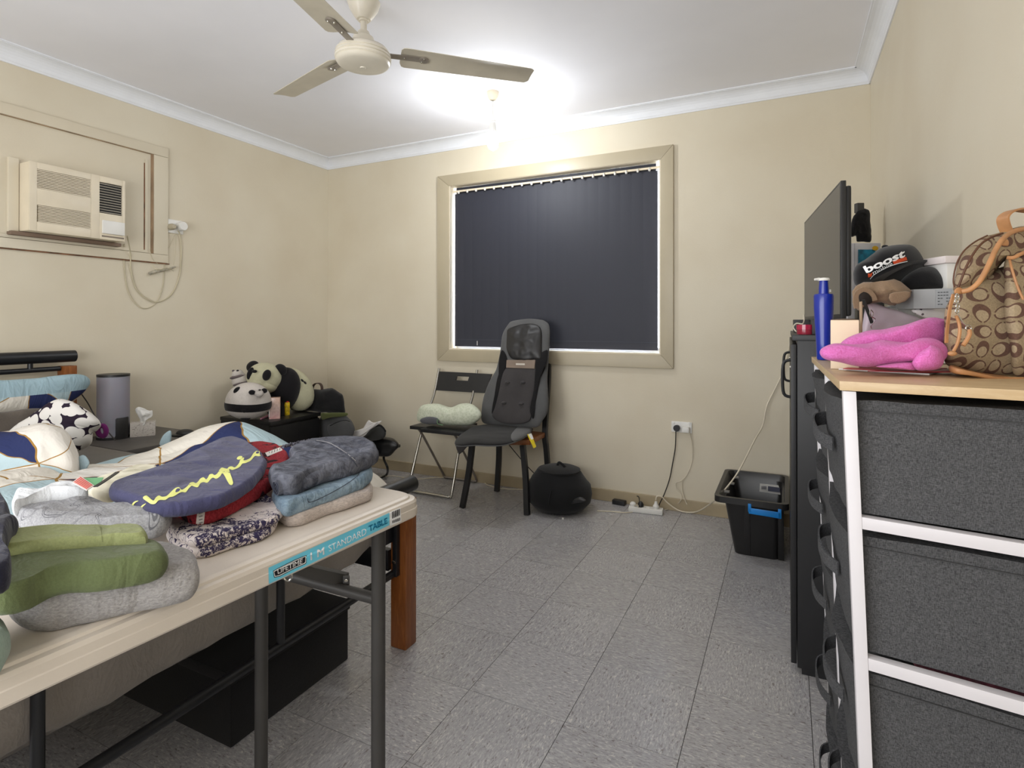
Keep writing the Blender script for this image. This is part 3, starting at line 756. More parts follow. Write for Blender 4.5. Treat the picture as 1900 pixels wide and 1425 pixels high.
# ---------------------------------------------------------------- dining chair carrying the massage seat cover
ch = thing('dining_chair', 'dark wooden chair almost hidden under the grey massage seat cover', 'chair', (1.79, -.3, 0))
def leg(u, v, tu, tv, tz, ty_=None, r=.014, name='leg', top=None):
    a = P(u, v, z=0.0); b = top or P(tu, tv, z=tz)
    mid = (a*.45+b*.55)+V((0, .012, 0))
    bm = nb(); tube(bm, [a+V((0, 0, .002)), mid, b], r, 4, 5, flat=(.030, .026, (0, 1, 0)))
    return obj(name, bm, m_black, ch)
leg(858, 942, 876, 826, .385); leg(978, 956, 970, 826, .385)
leg(922, 912, 922, 826, .385, top=V((1.62, -.14, .39)))
a = V((1.955, -.085, 0)); obj('leg', tube(nb(), [a, (1.948, -.125, .3), (1.94, -.13, .42), (1.928, -.05, .75), (1.918, -.03, .835)], .014, 4, 5, flat=(.03, .026, (0, 1, 0))), m_black, ch)
obj('back_post', tube(nb(), [(1.62, -.14, .39), (1.61, -.10, .5), (1.60, -.05, .75), (1.595, -.03, .838)], .014, 4, 5, flat=(.03, .026, (0, 1, 0))), m_black, ch)
s = [P(862, 826, z=.385), P(984, 826, z=.385)]; y1 = -.13
bm = nb(); cs = [s[0], s[1], V((1.945, y1, .385)), V((1.61, y1, .385))]
hexa(bm, [c+V((0, 0, -.0)) for c in cs]+[c+V((0, 0, .03)) for c in cs], .004); obj('seat', bm, m_wood, ch)
mc = thing('massage_seat_cover', 'grey and black massage seat cover with a head cushion and yellow tag', 'massage cushion', (1.8, -.35, .415))
def BK(u, v, off=0):
    t = (790-v)/195; y = -.27+.20*t
    return P(u, v, y=y-off)
bn = V((0, -1, .28)).normalized()
def z6(l): return [(740+x/3.3925, 580+y/3.3925) for x, y in l]
m_cg = fabric('cushion_grey', (98, 98, 98), .05, 500, bump=.25); m_cb = fabric('cushion_black', (27, 26, 27), .12, 420, bump=.4); m_cd = fabric('cushion_charcoal', (70, 67, 67), .10, 420, bump=.3)
m_ct = plain('cushion_tan', (128, 112, 98), .6)
m_leath = plain('cushion_leather', (42, 41, 41), .42, var=.1)
def lay(name, l, th, off, mat, seed=1, p=5, wr=.0015, ws=10, dome=0):
    o = [BK(u, v, off) for u, v in z6(l)]
    return obj(name, pad(nb(), o, th, bn, p=p, wr=wr, ws=ws, seed=seed, dome=dome, smooth=6), mat, mc)
lay('back_shell', [(690, 75), (720, 52), (800, 41), (880, 42), (925, 55), (948, 95), (946, 240), (935, 400), (938, 600), (905, 680), (870, 720), (790, 722), (700, 715), (600, 705), (530, 692), (522, 620), (540, 520), (575, 430), (615, 360), (640, 250), (655, 140)], .07, .02, m_cg, 2, 6, .003)
lay('side_stripe', [(650, 236), (683, 290), (668, 380), (640, 480), (605, 625), (585, 630), (600, 540), (620, 420), (645, 340), (632, 300)], .02, .058, m_cb, 3)
lay('side_stripe', [(936, 236), (872, 275), (860, 340), (850, 480), (826, 600), (830, 640), (848, 665), (862, 560), (885, 440), (905, 360), (930, 320)], .02, .058, m_cb, 4)
pn = lay('massage_panel', [(640, 372), (680, 350), (760, 343), (855, 352), (865, 380), (850, 480), (828, 600), (832, 660), (800, 692), (720, 702), (640, 690), (590, 655), (598, 600), (625, 500)], .025, .058, m_cd, 5)
for x, y in ((685, 440), (782, 440), (663, 568), (772, 572)):
    bm = nb(); c = BK(740+x/3.3925, 580+y/3.3925, .07); ell(bm, c, .017, .017, .010); obj('massage_node', bm, m_cd, mc)
obj('label_band', slabquad([BK(740+x/3.3925, 580+y/3.3925, .05) for x, y in ((683, 350), (860, 356), (866, 302), (686, 302))], .018, bn), m_ct, mc)
obj('band_mark', slabquad([BK(740+x/3.3925, 580+y/3.3925, .0688) for x, y in ((737, 330), (793, 331), (793, 320), (737, 319))], .001, bn), plain('mark_pale', (206, 198, 186), .6), mc)
lay('head_cushion', [(682, 125), (700, 98), (760, 76), (830, 68), (880, 85), (897, 120), (898, 200), (896, 290), (850, 298), (790, 306), (735, 298), (700, 280), (680, 220)], .06, .058, m_leath, 7, 3, .010, 14)
bm = nb()
o = [(355, 832), (360, 800), (400, 760), (450, 730), (520, 712), (620, 703), (740, 705), (838, 726), (830, 755), (780, 790), (700, 822), (640, 834), (560, 836), (480, 832), (400, 840)]
obj('seat_cushion', pad(nb(), [P(u, v, z=.437) for u, v in z6(o)], .034, p=5, wr=.002, ws=9, seed=3), m_cb, mc)
obj('seat_border', pad(nb(), [P(u, v, z=.446) for u, v in z6([(705, 775), (762, 714), (800, 712), (838, 728), (828, 756), (780, 788), (722, 806)])], .034, p=5, wr=.001), m_cg, mc)
bm = nb(); facepad(bm, z6([(364, 838), (430, 836), (425, 850), (383, 890), (372, 880)]), .008, y=-.62); obj('side_flap', bm, m_cd, mc)
obj('piping', tube(nb(), [P(u, v, z=.437) for u, v in z6([(357, 838), (400, 842), (480, 836), (560, 840), (640, 838), (700, 826), (780, 794), (835, 757)])], .003, 6, 4), m_cg, mc)
tg = P(985, 818, z=.40)
bm = hexa(nb(), [P(u, v, y=-.50+k) for k in (0, .002) for u, v in ((990, 832), (995, 829), (986, 804), (978, 806))]); obj('warning_tag', bm, plain('tag_yellow', (222, 198, 30), .5), mc, False, label='yellow tag')
bm = hexa(nb(), [P(u, v, y=-.503+k) for k in (0, .002) for u, v in ((986, 816), (990, 814), (986, 804), (980, 806))]); obj('white_tag', bm, m_white, mc, False)

# ---------------------------------------------------------------- round black foot massager
po = thing('foot_massager', 'round black fabric massager on the floor beside the massage chair', 'massager', (2.1, -.27, 0))
c0 = P(1058, 948, z=.0); c0 = V((2.095, -.28, 0)); m_pouf = fabric('pouf_mesh', (30, 30, 31), .06, 600, bump=.25)
prof = [(0, .004), (.10, .004), (.15, .02), (.178, .055), (.186, .10), (.178, .15), (.158, .19), (.135, .22), (.125, .235), (.118, .242), (.06, .247), (0, .248)]
bm = lathe(nb(), prof, c0, seg=56)
for v in bm.verts:
    p = v.co-c0
    if p.z > .04: v.co += V((p.x, p.y, 0)).normalized()*.006*math.sin(math.atan2(p.y, p.x)*2+1)*min(1, p.length*8) if p.xy.length > .02 else V()
    if p.z > .17: v.co.z -= .02*max(0, p.x/.15)
obj('body', bm, m_pouf, po)
obj('lid', lathe(nb(), [(.118, .236), (.124, .244), (.10, .254), (.04, .259), (0, .26)], c0-V((0, 0, .006)), seg=40), m_pouf, po)
obj('opening', pad(nb(), [P(u, v, y=-.459+.0*u) for u, v in ((1061, 934), (1066, 926), (1077, 922), (1087, 928), (1083, 931), (1070, 933))], .02, (0, -1, 0), p=3), m_black, po)
obj('seam', tube(nb(), [c0+V((.02, -.172, .16)), c0+V((.01, -.184, .11)), c0+V((.012, -.186, .08))], .0025, 6, 4), m_pouf, po)
obj('pull_tab', tube(nb(), [c0+V((-.02, .02, .25)), c0+V((.0, .0, .275)), c0+V((.04, -.01, .255))], .008, 8, 4), m_pouf, po)
obj('foot_pad', lathe(nb(), [(0, 0), (.006, 0), (.006, .008), (0, .009)], c0+V((.08, -.15, .0))), m_white, po)

# ---------------------------------------------------------------- corner: black nightstand, plush pandas, bags
NZ = .50
ns = thing('nightstand', 'black two-door nightstand in the corner under the plush pandas', 'nightstand', (.27, -.78, 0))
x0, x1, y0n, y1n = .05, .50, -.985, -.575
m_ns = plain('black_laminate', (28, 27, 27), .38, var=.1)
obj('top', box(nb(), (x0, y0n, NZ-.022), (x1+.006, y1n, NZ), .003), m_ns, ns)
obj('body', box(nb(), (x0, y0n+.006, .02), (x1-.016, y1n-.006, NZ-.022), .001), m_ns, ns)
obj('drawer', box(nb(), (x1-.016, y0n+.008, .27), (x1, y1n-.008, NZ-.034), .002), m_ns, ns)
obj('drawer', box(nb(), (x1-.016, y0n+.008, .03), (x1, y1n-.008, .262), .002), m_ns, ns)

m_pw = fabric('plush_white', (214, 206, 198), .08, 260, bump=.9); m_pc = fabric('plush_cream', (206, 202, 170), .06, 220, bump=.9); m_pb = fabric('plush_black', (26, 24, 26), .25, 260, bump=.8); m_pg = fabric('plush_mauve_grey', (110, 98, 98), .1, 260)
hz = V((cF.x, cF.y, 0)).normalized()
def blob(bm, u, v, ru, rv, rd, d, rot=0, **k):
    """plush lump centred on the sight line (u,v) at depth d; ru, rv in pixels"""
    c = P(u, v, d=d); s = d/FPX; a = math.radians(rot)
    X = cR*math.cos(a)+cU*math.sin(a); Z = cU*math.cos(a)-cR*math.sin(a)
    return ell(bm, c, ru*s, rd, rv*s, X, hz, Z, **k)
def z4(l): return [(410+x/8.26, 650+y/8.26) for x, y in l]
# big panda
pA = thing('plush_panda', 'big cream and black plush panda leaning over the nightstand', 'plush toy', P(500, 770, d=4.0))
dA = 3.62
bm = nb(); blob(bm, 491, 700, 31, 27, .11, dA, -12); hd = obj('head', bm, m_pc, pA)
bm = nb(); blob(bm, 489, 712, 26, 18, .115, dA-.01, -12); obj('muzzle', bm, m_pc, pA)
for (u, v, rot, rd) in ((469, 680, 35, .03), (521, 686, -40, .03)):
    bm = nb(); blob(bm, u, v, 12, 10, rd, dA+.02, rot); obj('ear', bm, m_pb, pA)
for (u, v, a, b, rot, dd) in ((495, 696, 7.5, 10.5, -20, .115), (464.5, 693, 5.5, 12, -18, .085)):
    bm = nb(); blob(bm, u, v, a, b, .02, dA-dd, rot); obj('eye_patch', bm, m_pb, pA)
bm = nb(); blob(bm, 472, 689, 5, 3, .01, dA-.125, 0); obj('nose', bm, m_pb, pA)
bm = nb(); blob(bm, 527, 722, 29, 41, .09, dA+.08, -12); obj('shoulders', bm, m_pb, pA)
bm = nb(); blob(bm, 516, 758, 18, 32, .08, dA+.05, 5); obj('arm', bm, m_pb, pA)
bm = nb(); blob(bm, 546, 722, 32, 44, .085, dA+.16, 36); obj('body', bm, m_pc, pA)
for (u, v) in ((561, 706), (566, 710)):
    bm = nb(); blob(bm, u, v, 3.5, 1.6, .012, dA+.085, -50); obj('bow', bm, m_pb, pA)
# round panda
pB = thing('plush_panda', 'round white plush panda with a black belly band, in front', 'plush toy', P(462, 778, d=3.75))
dB = 3.46
cB = P(461, 745, d=dB); sB = dB/FPX
def egg(bm, k=1.0, vmin=-1, vmax=1):
    return None
bm = nb(); blob(bm, 461, 744, 39.5, 34.5, .12, dB, 0, seg=40, rng=24)
for v in bm.verts:
    zz = (v.co.z-cB.z)/sB
    if zz < -12: v.co.z = cB.z+(-12+(zz+12)*.95)*sB
    f = 1+.10*max(0, min(1, (-zz+2)/22)); v.co.x = cB.x+(v.co.x-cB.x)*f; v.co.y = cB.y+(v.co.y-cB.y)*f
bm.normal_update(); tB = bvh_of(bm); obj('body', bm, m_pw, pB)
rr = []
for k in range(48):
    a = 2*PI*k/48; dr_ = cR*math.cos(a)+hz*math.sin(a); row = []
    for i in range(9):
        o = cB+cU*((-14.5+1.75*i+1.2*math.sin(a*2))*sB); h = tB.ray_cast(o+dr_*.5, -dr_)
        row.append(bm_v := h[0]+dr_*.003)
    rr.append(row)
bm = nb(); rv = [[bm.verts.new(p) for p in row] for row in rr]
for k in range(48):
    for i in range(8): bm.faces.new((rv[k][i], rv[(k+1) % 48][i], rv[(k+1) % 48][i+1], rv[k][i+1]))
obj('belly_band', bm, m_pb, pB)
bm = nb(); blob(bm, 455, 760, 6.5, 6, .03, dB-.095); obj('paw', bm, m_pb, pB)
bm = nb(); blob(bm, 455, 777, 9, 2.5, .03, dB-.06); obj('paw', bm, m_pb, pB)
bm = nb(); blob(bm, 440, 724, 4.5, 7, .03, dB-.075, -35); obj('ear', bm, m_pb, pB)
for u, v, w_ in ((467.5, 728, 6.2), (490.5, 725, 5.5)):
    bm = nb(); blob(bm, u, v, w_, 4.6, .012, dB-(.100 if u < 480 else .074), 0); obj('eye_patch', bm, m_pb, pB)
bm = nb(); blob(bm, 481, 730, 7.5, 7, .025, dB-.092); obj('muzzle', bm, m_pw, pB)
bm = nb(); blob(bm, 482, 723.5, 2.6, 1.2, .008, dB-.108); obj('nose', bm, m_pb, pB)
# small striped panda behind
pC = thing('plush_panda', 'small striped plush panda squeezed behind the other two', 'plush toy', P(442, 715, d=3.95))
dC = 3.59
bm = nb(); blob(bm, 441, 694, 9, 8, .05, dC, 10); obj('head', bm, m_pw, pC)
bm = nb(); blob(bm, 446, 706, 14, 14, .06, dC+.01, 10); obj('body', bm, m_pw, pC)
for (u, v, ru, rv) in ((441.5, 699, 13, 4), (448, 712, 13.5, 4.5)):
    bm = nb(); blob(bm, u, v, ru, rv, .062, dC+.002, 12); obj('stripe', bm, m_pg, pC)
for u in (433, 441):
    bm = nb(); blob(bm, u, 688, 2, 2, .012, dC-.02); obj('ear', bm, m_pb if u > 435 else m_pg, pC)

# cosmetics on the nightstand
pf = thing('perfume_box', 'small clear and pink perfume box on the black nightstand', 'box', P(511, 778, z=NZ))
a = P(499, 778, z=NZ); b = P(519.5, 777, z=NZ); M_ = frameM(a, V((b.x-a.x, b.y-a.y, 0))); L = (b-a).length
hgt = .132
def pinkbox():
    M = Mat('pink_box', (190, 150, 150), .2); v = M.coord(); x, y, z = M.xyz(v)
    n = M.noise(v, 60, 3)
    M.base(M.mix(n, M.ramp(z*(1/.135), [(0, (196, 110, 110)), (.2, (170, 120, 122)), (.5, (150, 132, 120)), (1, (206, 160, 120))]), (230, 200, 190))); return M.m
obj('carton', box(nb(), (0, 0, 0), (L, L*.8, hgt), .002, M_), pinkbox(), pf)
obj('pale_edge', box(nb(), (-.001, -.0015, .012), (.004, .003, hgt-.002), .0005, M_), m_white, pf)
bm = nb(); facepad(bm, z4([(815, 650), (835, 645), (862, 730), (845, 735), (822, 700)]), .004, d=3.66); obj('yellow_leaf_tab', bm, plain('leaf_yellow', (200, 205, 60), .5), pf)
sp = thing('spray_can', 'red capped yellow spray can on the black nightstand', 'spray can', P(533, 771, z=NZ))
b0 = P(532.5, 770, z=NZ); k = proj(b0)[2]/FPX
def stripe(name, stops, h, rough=.35):
    M = Mat(name, (200, 200, 200), rough); x, y, z = M.xyz(M.coord()); M.base(M.ramp(z*(1/h), stops, True)); return M.m
obj('can', lathe(nb(), [(0, 0), (4.7*k, 0), (4.9*k, .002), (4.9*k, 23*k), (4.5*k, 24*k), (0, 24*k)], b0, seg=20), plain('can_yellow', (214, 176, 30), .35, var=.25, scale=50), sp)
obj('cap', lathe(nb(), [(4.2*k, 24*k), (4.3*k, 37*k), (3.8*k, 38*k), (0, 38*k)], b0, seg=20), plain('can_red', (190, 36, 34), .3), sp)
jr = thing('pink_jar', 'tiny magenta jar between the perfume box and spray can', 'jar', P(524, 771, z=NZ))
q = P(524, 769, z=NZ); obj('jar_body', lathe(nb(), [(0, 0), (.013, 0), (.014, .003), (.014, .018), (0, .018)], q, seg=16), plain('magenta', (196, 30, 96), .3), jr); obj('lid', lathe(nb(), [(0, .018), (.0145, .018), (.0145, .03), (0, .031)], q, seg=16), bpy.data.materials['magenta'], jr)
t = obj('pink_tube', tube(nb(), [P(484, 777, z=NZ+.006), P(498, 771, z=NZ+.010)], [.005, .009], 10), plain('pinkish', (214, 150, 170), .4)); tag(t, 'pale pink tube lying in front of the round panda', 'tube')

# bags piled in the corner
m_bagb = fabric('bag_black', (24, 24, 25), .15, 350, bump=.4, rough=.85); m_bagg = fabric('bag_grey', (84, 84, 84), .08, 350, bump=.3); m_olive = fabric('bag_olive', (86, 92, 52), .12, 300)
def z7(l): return [(560+x/7.127, 700+y/7.127) for x, y in l]
b1 = thing('black_backpack', 'black backpack with a brown top handle standing in the corner', 'backpack', (.30, -.25, .3))
bm = nb(); facepad(bm, z7([(-150, 440), (-140, 350), (-60, 260), (10, 175), (60, 140), (100, 132), (150, 158), (240, 165), (330, 150), (400, 142), (470, 180), (545, 228), (560, 300), (575, 400), (580, 470), (480, 480), (250, 462), (100, 446), (-60, 444)]), .18, p=4, wr=.008, ws=9, seed=6, smooth='poly', ridge=.8, y=-.50); obj('body', bm, m_bagb, b1)
obj('top_handle', tube(nb(), [P(u, v, y=-.52) for u, v in z7([(140, 160), (150, 115), (185, 82), (235, 82), (262, 115), (268, 165)])], .006, 8, 4, flat=(.02, .005, (0, 0, 1))), plain('handle_brown', (66, 48, 40), .6), b1)
b1b = thing('grey_backpack', 'grey backpack with olive trim below the black backpack', 'backpack', (.45, -.4, .18))
bm = nb(); facepad(bm, z7([(235, 560), (270, 500), (330, 475), (450, 470), (560, 480), (600, 520), (660, 580), (705, 690), (690, 790), (560, 830), (400, 830), (300, 830), (225, 760), (222, 640)]), .20, p=4, wr=.008, ws=9, seed=8, y=-.48); obj('body', bm, m_bagg, b1b)
bm = nb(); facepad(bm, z7([(250, 480), (330, 470), (580, 468), (600, 505), (520, 525), (420, 530), (330, 545), (265, 560)]), .03, p=3, wr=.003, y=-.585); obj('olive_trim', bm, m_olive, b1b)
bm = nb(); facepad(bm, z7([(345, 640), (430, 605), (560, 580), (640, 600), (690, 690), (660, 780), (560, 820), (420, 800), (350, 740)]), .04, p=4, wr=.004, y=-.60); obj('front_pocket', bm, m_bagg, b1b)
obj('zip', tube(nb(), [P(u, v, y=-.628) for u, v in z7([(375, 640), (440, 605), (520, 578), (590, 572), (635, 588)])], .003, 6, 4), m_bagb, b1b)
b2 = thing('dark_bag', 'dark grey padded bag beside the white paper sheets', 'bag', (.62, -.35, .2))
bm = nb(); facepad(bm, z7([(800, 790), (850, 730), (930, 660), (1020, 625), (1080, 660), (1112, 720), (1095, 790), (1000, 830), (880, 830)]), .13, p=3.5, wr=.006, seed=3, y=-.40); obj('body', bm, fabric('bag_dark_grey', (62, 62, 60), .1, 350), b2)
obj('edge_piping', tube(nb(), [P(u, v, y=-.46) for u, v in z7([(840, 750), (930, 672), (1020, 636), (1075, 668), (1108, 720)])], .006, 8, 4), m_bagb, b2)
b3 = thing('black_bag', 'shiny black bag lowest beside the wall, under the dark bag', 'bag', (.75, -.3, .1))
bm = nb(); facepad(bm, z7([(900, 850), (1000, 800), (1100, 790), (1225, 815), (1290, 900), (1230, 970), (1160, 1040), (1050, 1045), (940, 1010)]), .14, p=3.5, wr=.010, seed=5, y=-.34); obj('body', bm, plain('bag_vinyl', (24, 24, 24), .35, var=.2, bump=.2, bscale=60), b3)
pp = thing('paper_sheets', 'crumpled white paper sheets sticking up between the bags', 'paper', (.6, -.5, .2))
m_pap = plain('white_paper', (222, 218, 214), .8)
bm = nb(); facepad(bm, z7([(600, 735), (680, 715), (760, 690), (830, 660), (880, 570), (950, 600), (1055, 575), (1000, 630), (900, 700), (830, 775), (740, 815), (600, 815), (610, 760)]), .012, p=8, wr=.004, ws=14, y=-.52); obj('sheet', bm, m_pap, pp)
bm = nb(); facepad(bm, z7([(690, 715), (800, 690), (900, 640), (1000, 590), (960, 640), (860, 720), (760, 780), (680, 790)]), .006, p=8, wr=.003, ws=14, seed=4, y=-.535); obj('sheet', bm, m_pap, pp)
# small stand/chair under the bags
st = thing('low_stand', 'black tubular stand under the bags in the corner', 'stand', (.55, -.35, 0))
tp = box(nb(), (.16, -.50, .225), (.86, -.18, .245), .004)
obj('top', tp, m_black, st)
obj('leg', tube(nb(), [(.83, -.30, .226), P(712, 850, y=-.33), P(719, 868, y=-.36), P(717, 881, z=.012), P(703, 888, z=.009)], .008, 8, 5), m_black, st)
obj('leg', tube(nb(), [(.20, -.22, .226), (.20, -.21, .1), (.20, -.22, .001)], .008, 8), m_black, st)
obj('leg', tube(nb(), [(.20, -.46, .226), (.20, -.46, .1), (.20, -.47, .001)], .008, 8), m_black, st)

# ---------------------------------------------------------------- storage tub by the cabinet
tb = thing('storage_tub', 'black plastic storage tub with a blue clip handle beside the cabinet', 'storage tub', (3.3, -.3, 0))
m_tub = plain('tub_plastic', (32, 31, 31), .32, var=.08); m_blue = plain('tub_blue', (10, 128, 208), .35)
TH = .37
f0 = P(1362, 1027, z=0); f1 = P(1465, 1047, z=0); tl = P(1345, 927, y=-.46)
# base and rim outlines (front-left, front-right, back-right, back-left)
bx0, bx1, by0, by1 = f0.x, 3.27, -.505, -.12
tz = .29
rx0, rx1, ry0, ry1 = 2.995, 3.312, -.60, -.055
def rrect(x0, x1, y0, y1, z, r=.03, n=5):
    o = []
    for cx, cy, a0 in ((x1-r, y0+r, -90), (x1-r, y1-r, 0), (x0+r, y1-r, 90), (x0+r, y0+r, 180)):
        for k in range(n+1):
            a = math.radians(a0+90*k/n); o.append(V((cx+r*math.cos(a), cy+r*math.sin(a), z)))
    return o
def loft(bm, rings, cap0=True, cap1=False):
    R = [[bm.verts.new(p) for p in r] for r in rings]; n = len(R[0])
    for A, B in zip(R, R[1:]):
        for k in range(n): bm.faces.new((A[k], A[(k+1) % n], B[(k+1) % n], B[k]))
    if cap0: bm.faces.new(R[0][::-1])
    if cap1: bm.faces.new(R[-1])
    return bm
e = .012
rings = [rrect(bx0, bx1, by0, by1, .001), rrect(bx0-.04, bx1+.012, by0-.055, by1+.035, tz-.03), rrect(rx0, rx1, ry0, ry1, tz-.028), rrect(rx0, rx1, ry0, ry1, tz), rrect(rx0+.018, rx1-.018, ry0+.018, ry1-.018, tz), rrect(rx0+.04, rx1-.022, ry0+.045, ry1-.03, tz-.03), rrect(bx0+.008, bx1-.006, by0+.008, by1-.006, .01)]
obj('tub_body', loft(nb(), rings, True, True), m_tub, tb, angle=25)
for u0 in (1387, 1449):
    a = P(u0, 1033 if u0 < 1400 else 1045, z=0.004); 
    bm = hexa(nb(), [(a.x-.012, by0-.004, .004), (a.x+.012, by0-.004, .004), (a.x+.012, by0+.01, .004), (a.x-.012, by0+.01, .004), (a.x-.012, by0-.062, tz-.03), (a.x+.012, by0-.062, tz-.03), (a.x+.012, by0-.03, tz-.03), (a.x-.012, by0-.03, tz-.03)], .002); obj('rib', bm, m_tub, tb)
A = P(1388, 939, y=-.60); B = P(1450, 950, y=-.60)
bm = nb(); zt = tz-.035
def hx(u, v, y): return P(u, v, y=y)
yy = ry0-.004
bm = hexa(nb(), [hx(1389, 953, yy), hx(1450, 963, yy), hx(1450, 963, yy+.02), hx(1389, 953, yy+.02), hx(1389, 942, yy), hx(1450, 951, yy), hx(1450, 951, yy+.02), hx(1389, 942, yy+.02)], .003)
box(bm, (A.x-.0, yy, A.z-.025), (A.x+.014, yy+.02, A.z+.012), .002); box(bm, (B.x-.014, yy, B.z-.03), (B.x, yy+.02, B.z+.012), .002)
obj('clip_handle', bm, m_blue, tb)
bm = hexa(nb(), [hx(1409, 912, -.105), hx(1449, 918, -.105), hx(1449, 918, -.10), hx(1409, 912, -.10), hx(1410, 897, -.09), hx(1449, 901, -.09), hx(1449, 901, -.085), hx(1410, 897, -.085)])
lb = obj('label', bm, plain('label_grey', (178, 176, 170), .5), tb, False)
bm = hexa(nb(), [hx(1425, 911, -.107), hx(1447, 914, -.107), hx(1447, 914, -.106), hx(1425, 911, -.106), hx(1425, 902, -.096), hx(1447, 905, -.096), hx(1447, 905, -.095), hx(1425, 902, -.095)]); obj('print_block', bm, plain('label_navy', (28, 32, 58), .5), lb, False)
for k in range(6):
    u = 1413+k*1.6; bm = hexa(nb(), [hx(u, 908, -.107), hx(u+.8, 908, -.107), hx(u+.8, 908, -.106), hx(u, 908, -.106), hx(u, 902, -.096), hx(u+.8, 902, -.096), hx(u+.8, 902, -.095), hx(u, 902, -.095)]); obj('print_bar', bm, bpy.data.materials['label_navy'], lb, False)
for (u, v) in ((1349, 912), (1358, 897), (1367, 886)):
    q = P(u, v, z=tz); obj('rim_notch', box(nb(), (q.x-.012, q.y-.012, tz-.004), (q.x+.012, q.y+.012, tz+.004), .002), plain('notch_grey', (110, 108, 104), .4), tb)

# ---------------------------------------------------------------- bed
bed = thing('bed', 'double bed frame of orange-brown wooden posts and thick black tubes', 'bed', (1.1, -2.55, 0))
m_tube = plain('bed_tube', (24, 25, 28), .38, var=.1)
def post(x0, x1, y0, y1, h): return obj('post', box(nb(), (x0, y0, .0), (x1, y1, h), .005), m_wood, bed)
post(2.095, 2.158, -1.852, -1.790, .50); post(2.095, 2.158, -3.36, -3.30, .50)
post(.045, .105, -1.875, -1.815, .885); post(.045, .105, -3.36, -3.30, .885)
obj('foot_tube', tube(nb(), [(2.12, -1.765, .536), (2.12, -3.38, .536)], .028, 20), m_tube, bed)
obj('foot_rail', tube(nb(), [(2.115, -1.85, .256), (2.115, -3.3, .25)], .0125, 14), m_tube, bed)
for y in (-2.33, -2.86): obj('spindle', tube(nb(), [(2.115, y, .255), (2.115, y, .515)], .011, 12), m_tube, bed)
obj('post_bracket', box(nb(), (2.118, -1.872, .25), (2.135, -1.8525, .50), .002), m_tube, bed)
obj('end_rail', box(nb(), (2.10, -1.93, .365), (2.118, -1.8525, .43), .002), m_tube, bed)
bm = nb(); lathe(bm, [(0, 0), (.007, 0), (.007, .004), (0, .005)], (2.126, -1.8725, .30), (0, -1, 0), 12); obj('bolt', bm, m_chrome, bed)
obj('head_tube', tube(nb(), [(.08, -1.815, .932), (.08, -3.36, .932)], .029, 20), m_tube, bed)
obj('head_rail', tube(nb(), [(.08, -1.88, .873), (.08, -3.3, .865)], .012, 12), m_tube, bed)
for y in (-2.0, -2.4, -2.8): obj('spindle', tube(nb(), [(.08, y, .866), (.08, y, .91)], .011, 12), m_tube, bed)
obj('side_rail', box(nb(), (.105, -1.865, .26), (2.095, -1.84, .33), .002), m_tube, bed)
m_sheet = fabric('grey_sheet', (112, 106, 98), .04, 240, big=4, bump=.25)
# mattress in a fitted sheet, its foot end bulging towards the room
mt = thing('mattress', 'mattress in a grey-brown fitted sheet hanging a little at the foot end', 'mattress', (1.1, -2.58, .33))
bm = nb(); NX, NY = 46, 40; g_ = {}
def mtop(x, y): return .53+.004*fnoise((x, y, 0), 5, 2)
X0, X1, Y0m, Y1m = .11, 2.085, -3.31, -1.868
prof = [(.035, .318), (.012, .335), (.0, .38), (.0, .46), (.008, .50), (.03, .525), (.07, .532)]
ringpts = []
for ins, z in prof:
    o = rrect(X0+ins, X1-ins, Y0m+ins, Y1m-ins, z, .06, 5)
    # subdivide long sides for waviness
    q = []
    for i, p in enumerate(o):
        n = o[(i+1) % len(o)]; k = max(1, int((n-p).length/.04))
        for j in range(k): q.append(p.lerp(n, j/k))
    ringpts.append(q)
L0 = min(len(q) for q in ringpts)
N_ = 150
def resample(q, n):
    d = [0]
    for a, b in zip(q, q[1:]+q[:1]): d.append(d[-1]+(b-a).length)
    out = []; j = 0
    for k in range(n):
        t = d[-1]*k/n
        while d[j+1] < t: j += 1
        f = (t-d[j])/max(1e-9, d[j+1]-d[j]); out.append(q[j].lerp(q[(j+1) % len(q)], f))
    return out
rings = []
for li, q in enumerate(ringpts):
    o = resample(q, N_); 
    for i, p in enumerate(o):
        if li < 2: p.z += .016*fnoise(p, 9, 4)+.012*fnoise(p, 30, 5); 
        if p.y > -2.1 and p.x > 1.9 and li < 3: p.z += .05*max(0, (p.y+2.1)/.23)**1.5*(1-li*.25)
        p.x += .006*fnoise(p, 12, 6)
    rings.append(o)
loft(bm, rings[3:], False, True); obj('fitted_sheet', bm, m_sheet, mt)
obj('side_drape', loft(nb(), rings[:4], True, False), fabric('drape_grey', (152, 144, 136), .03, 240, big=5, bump=.2, crease=.2), mt)

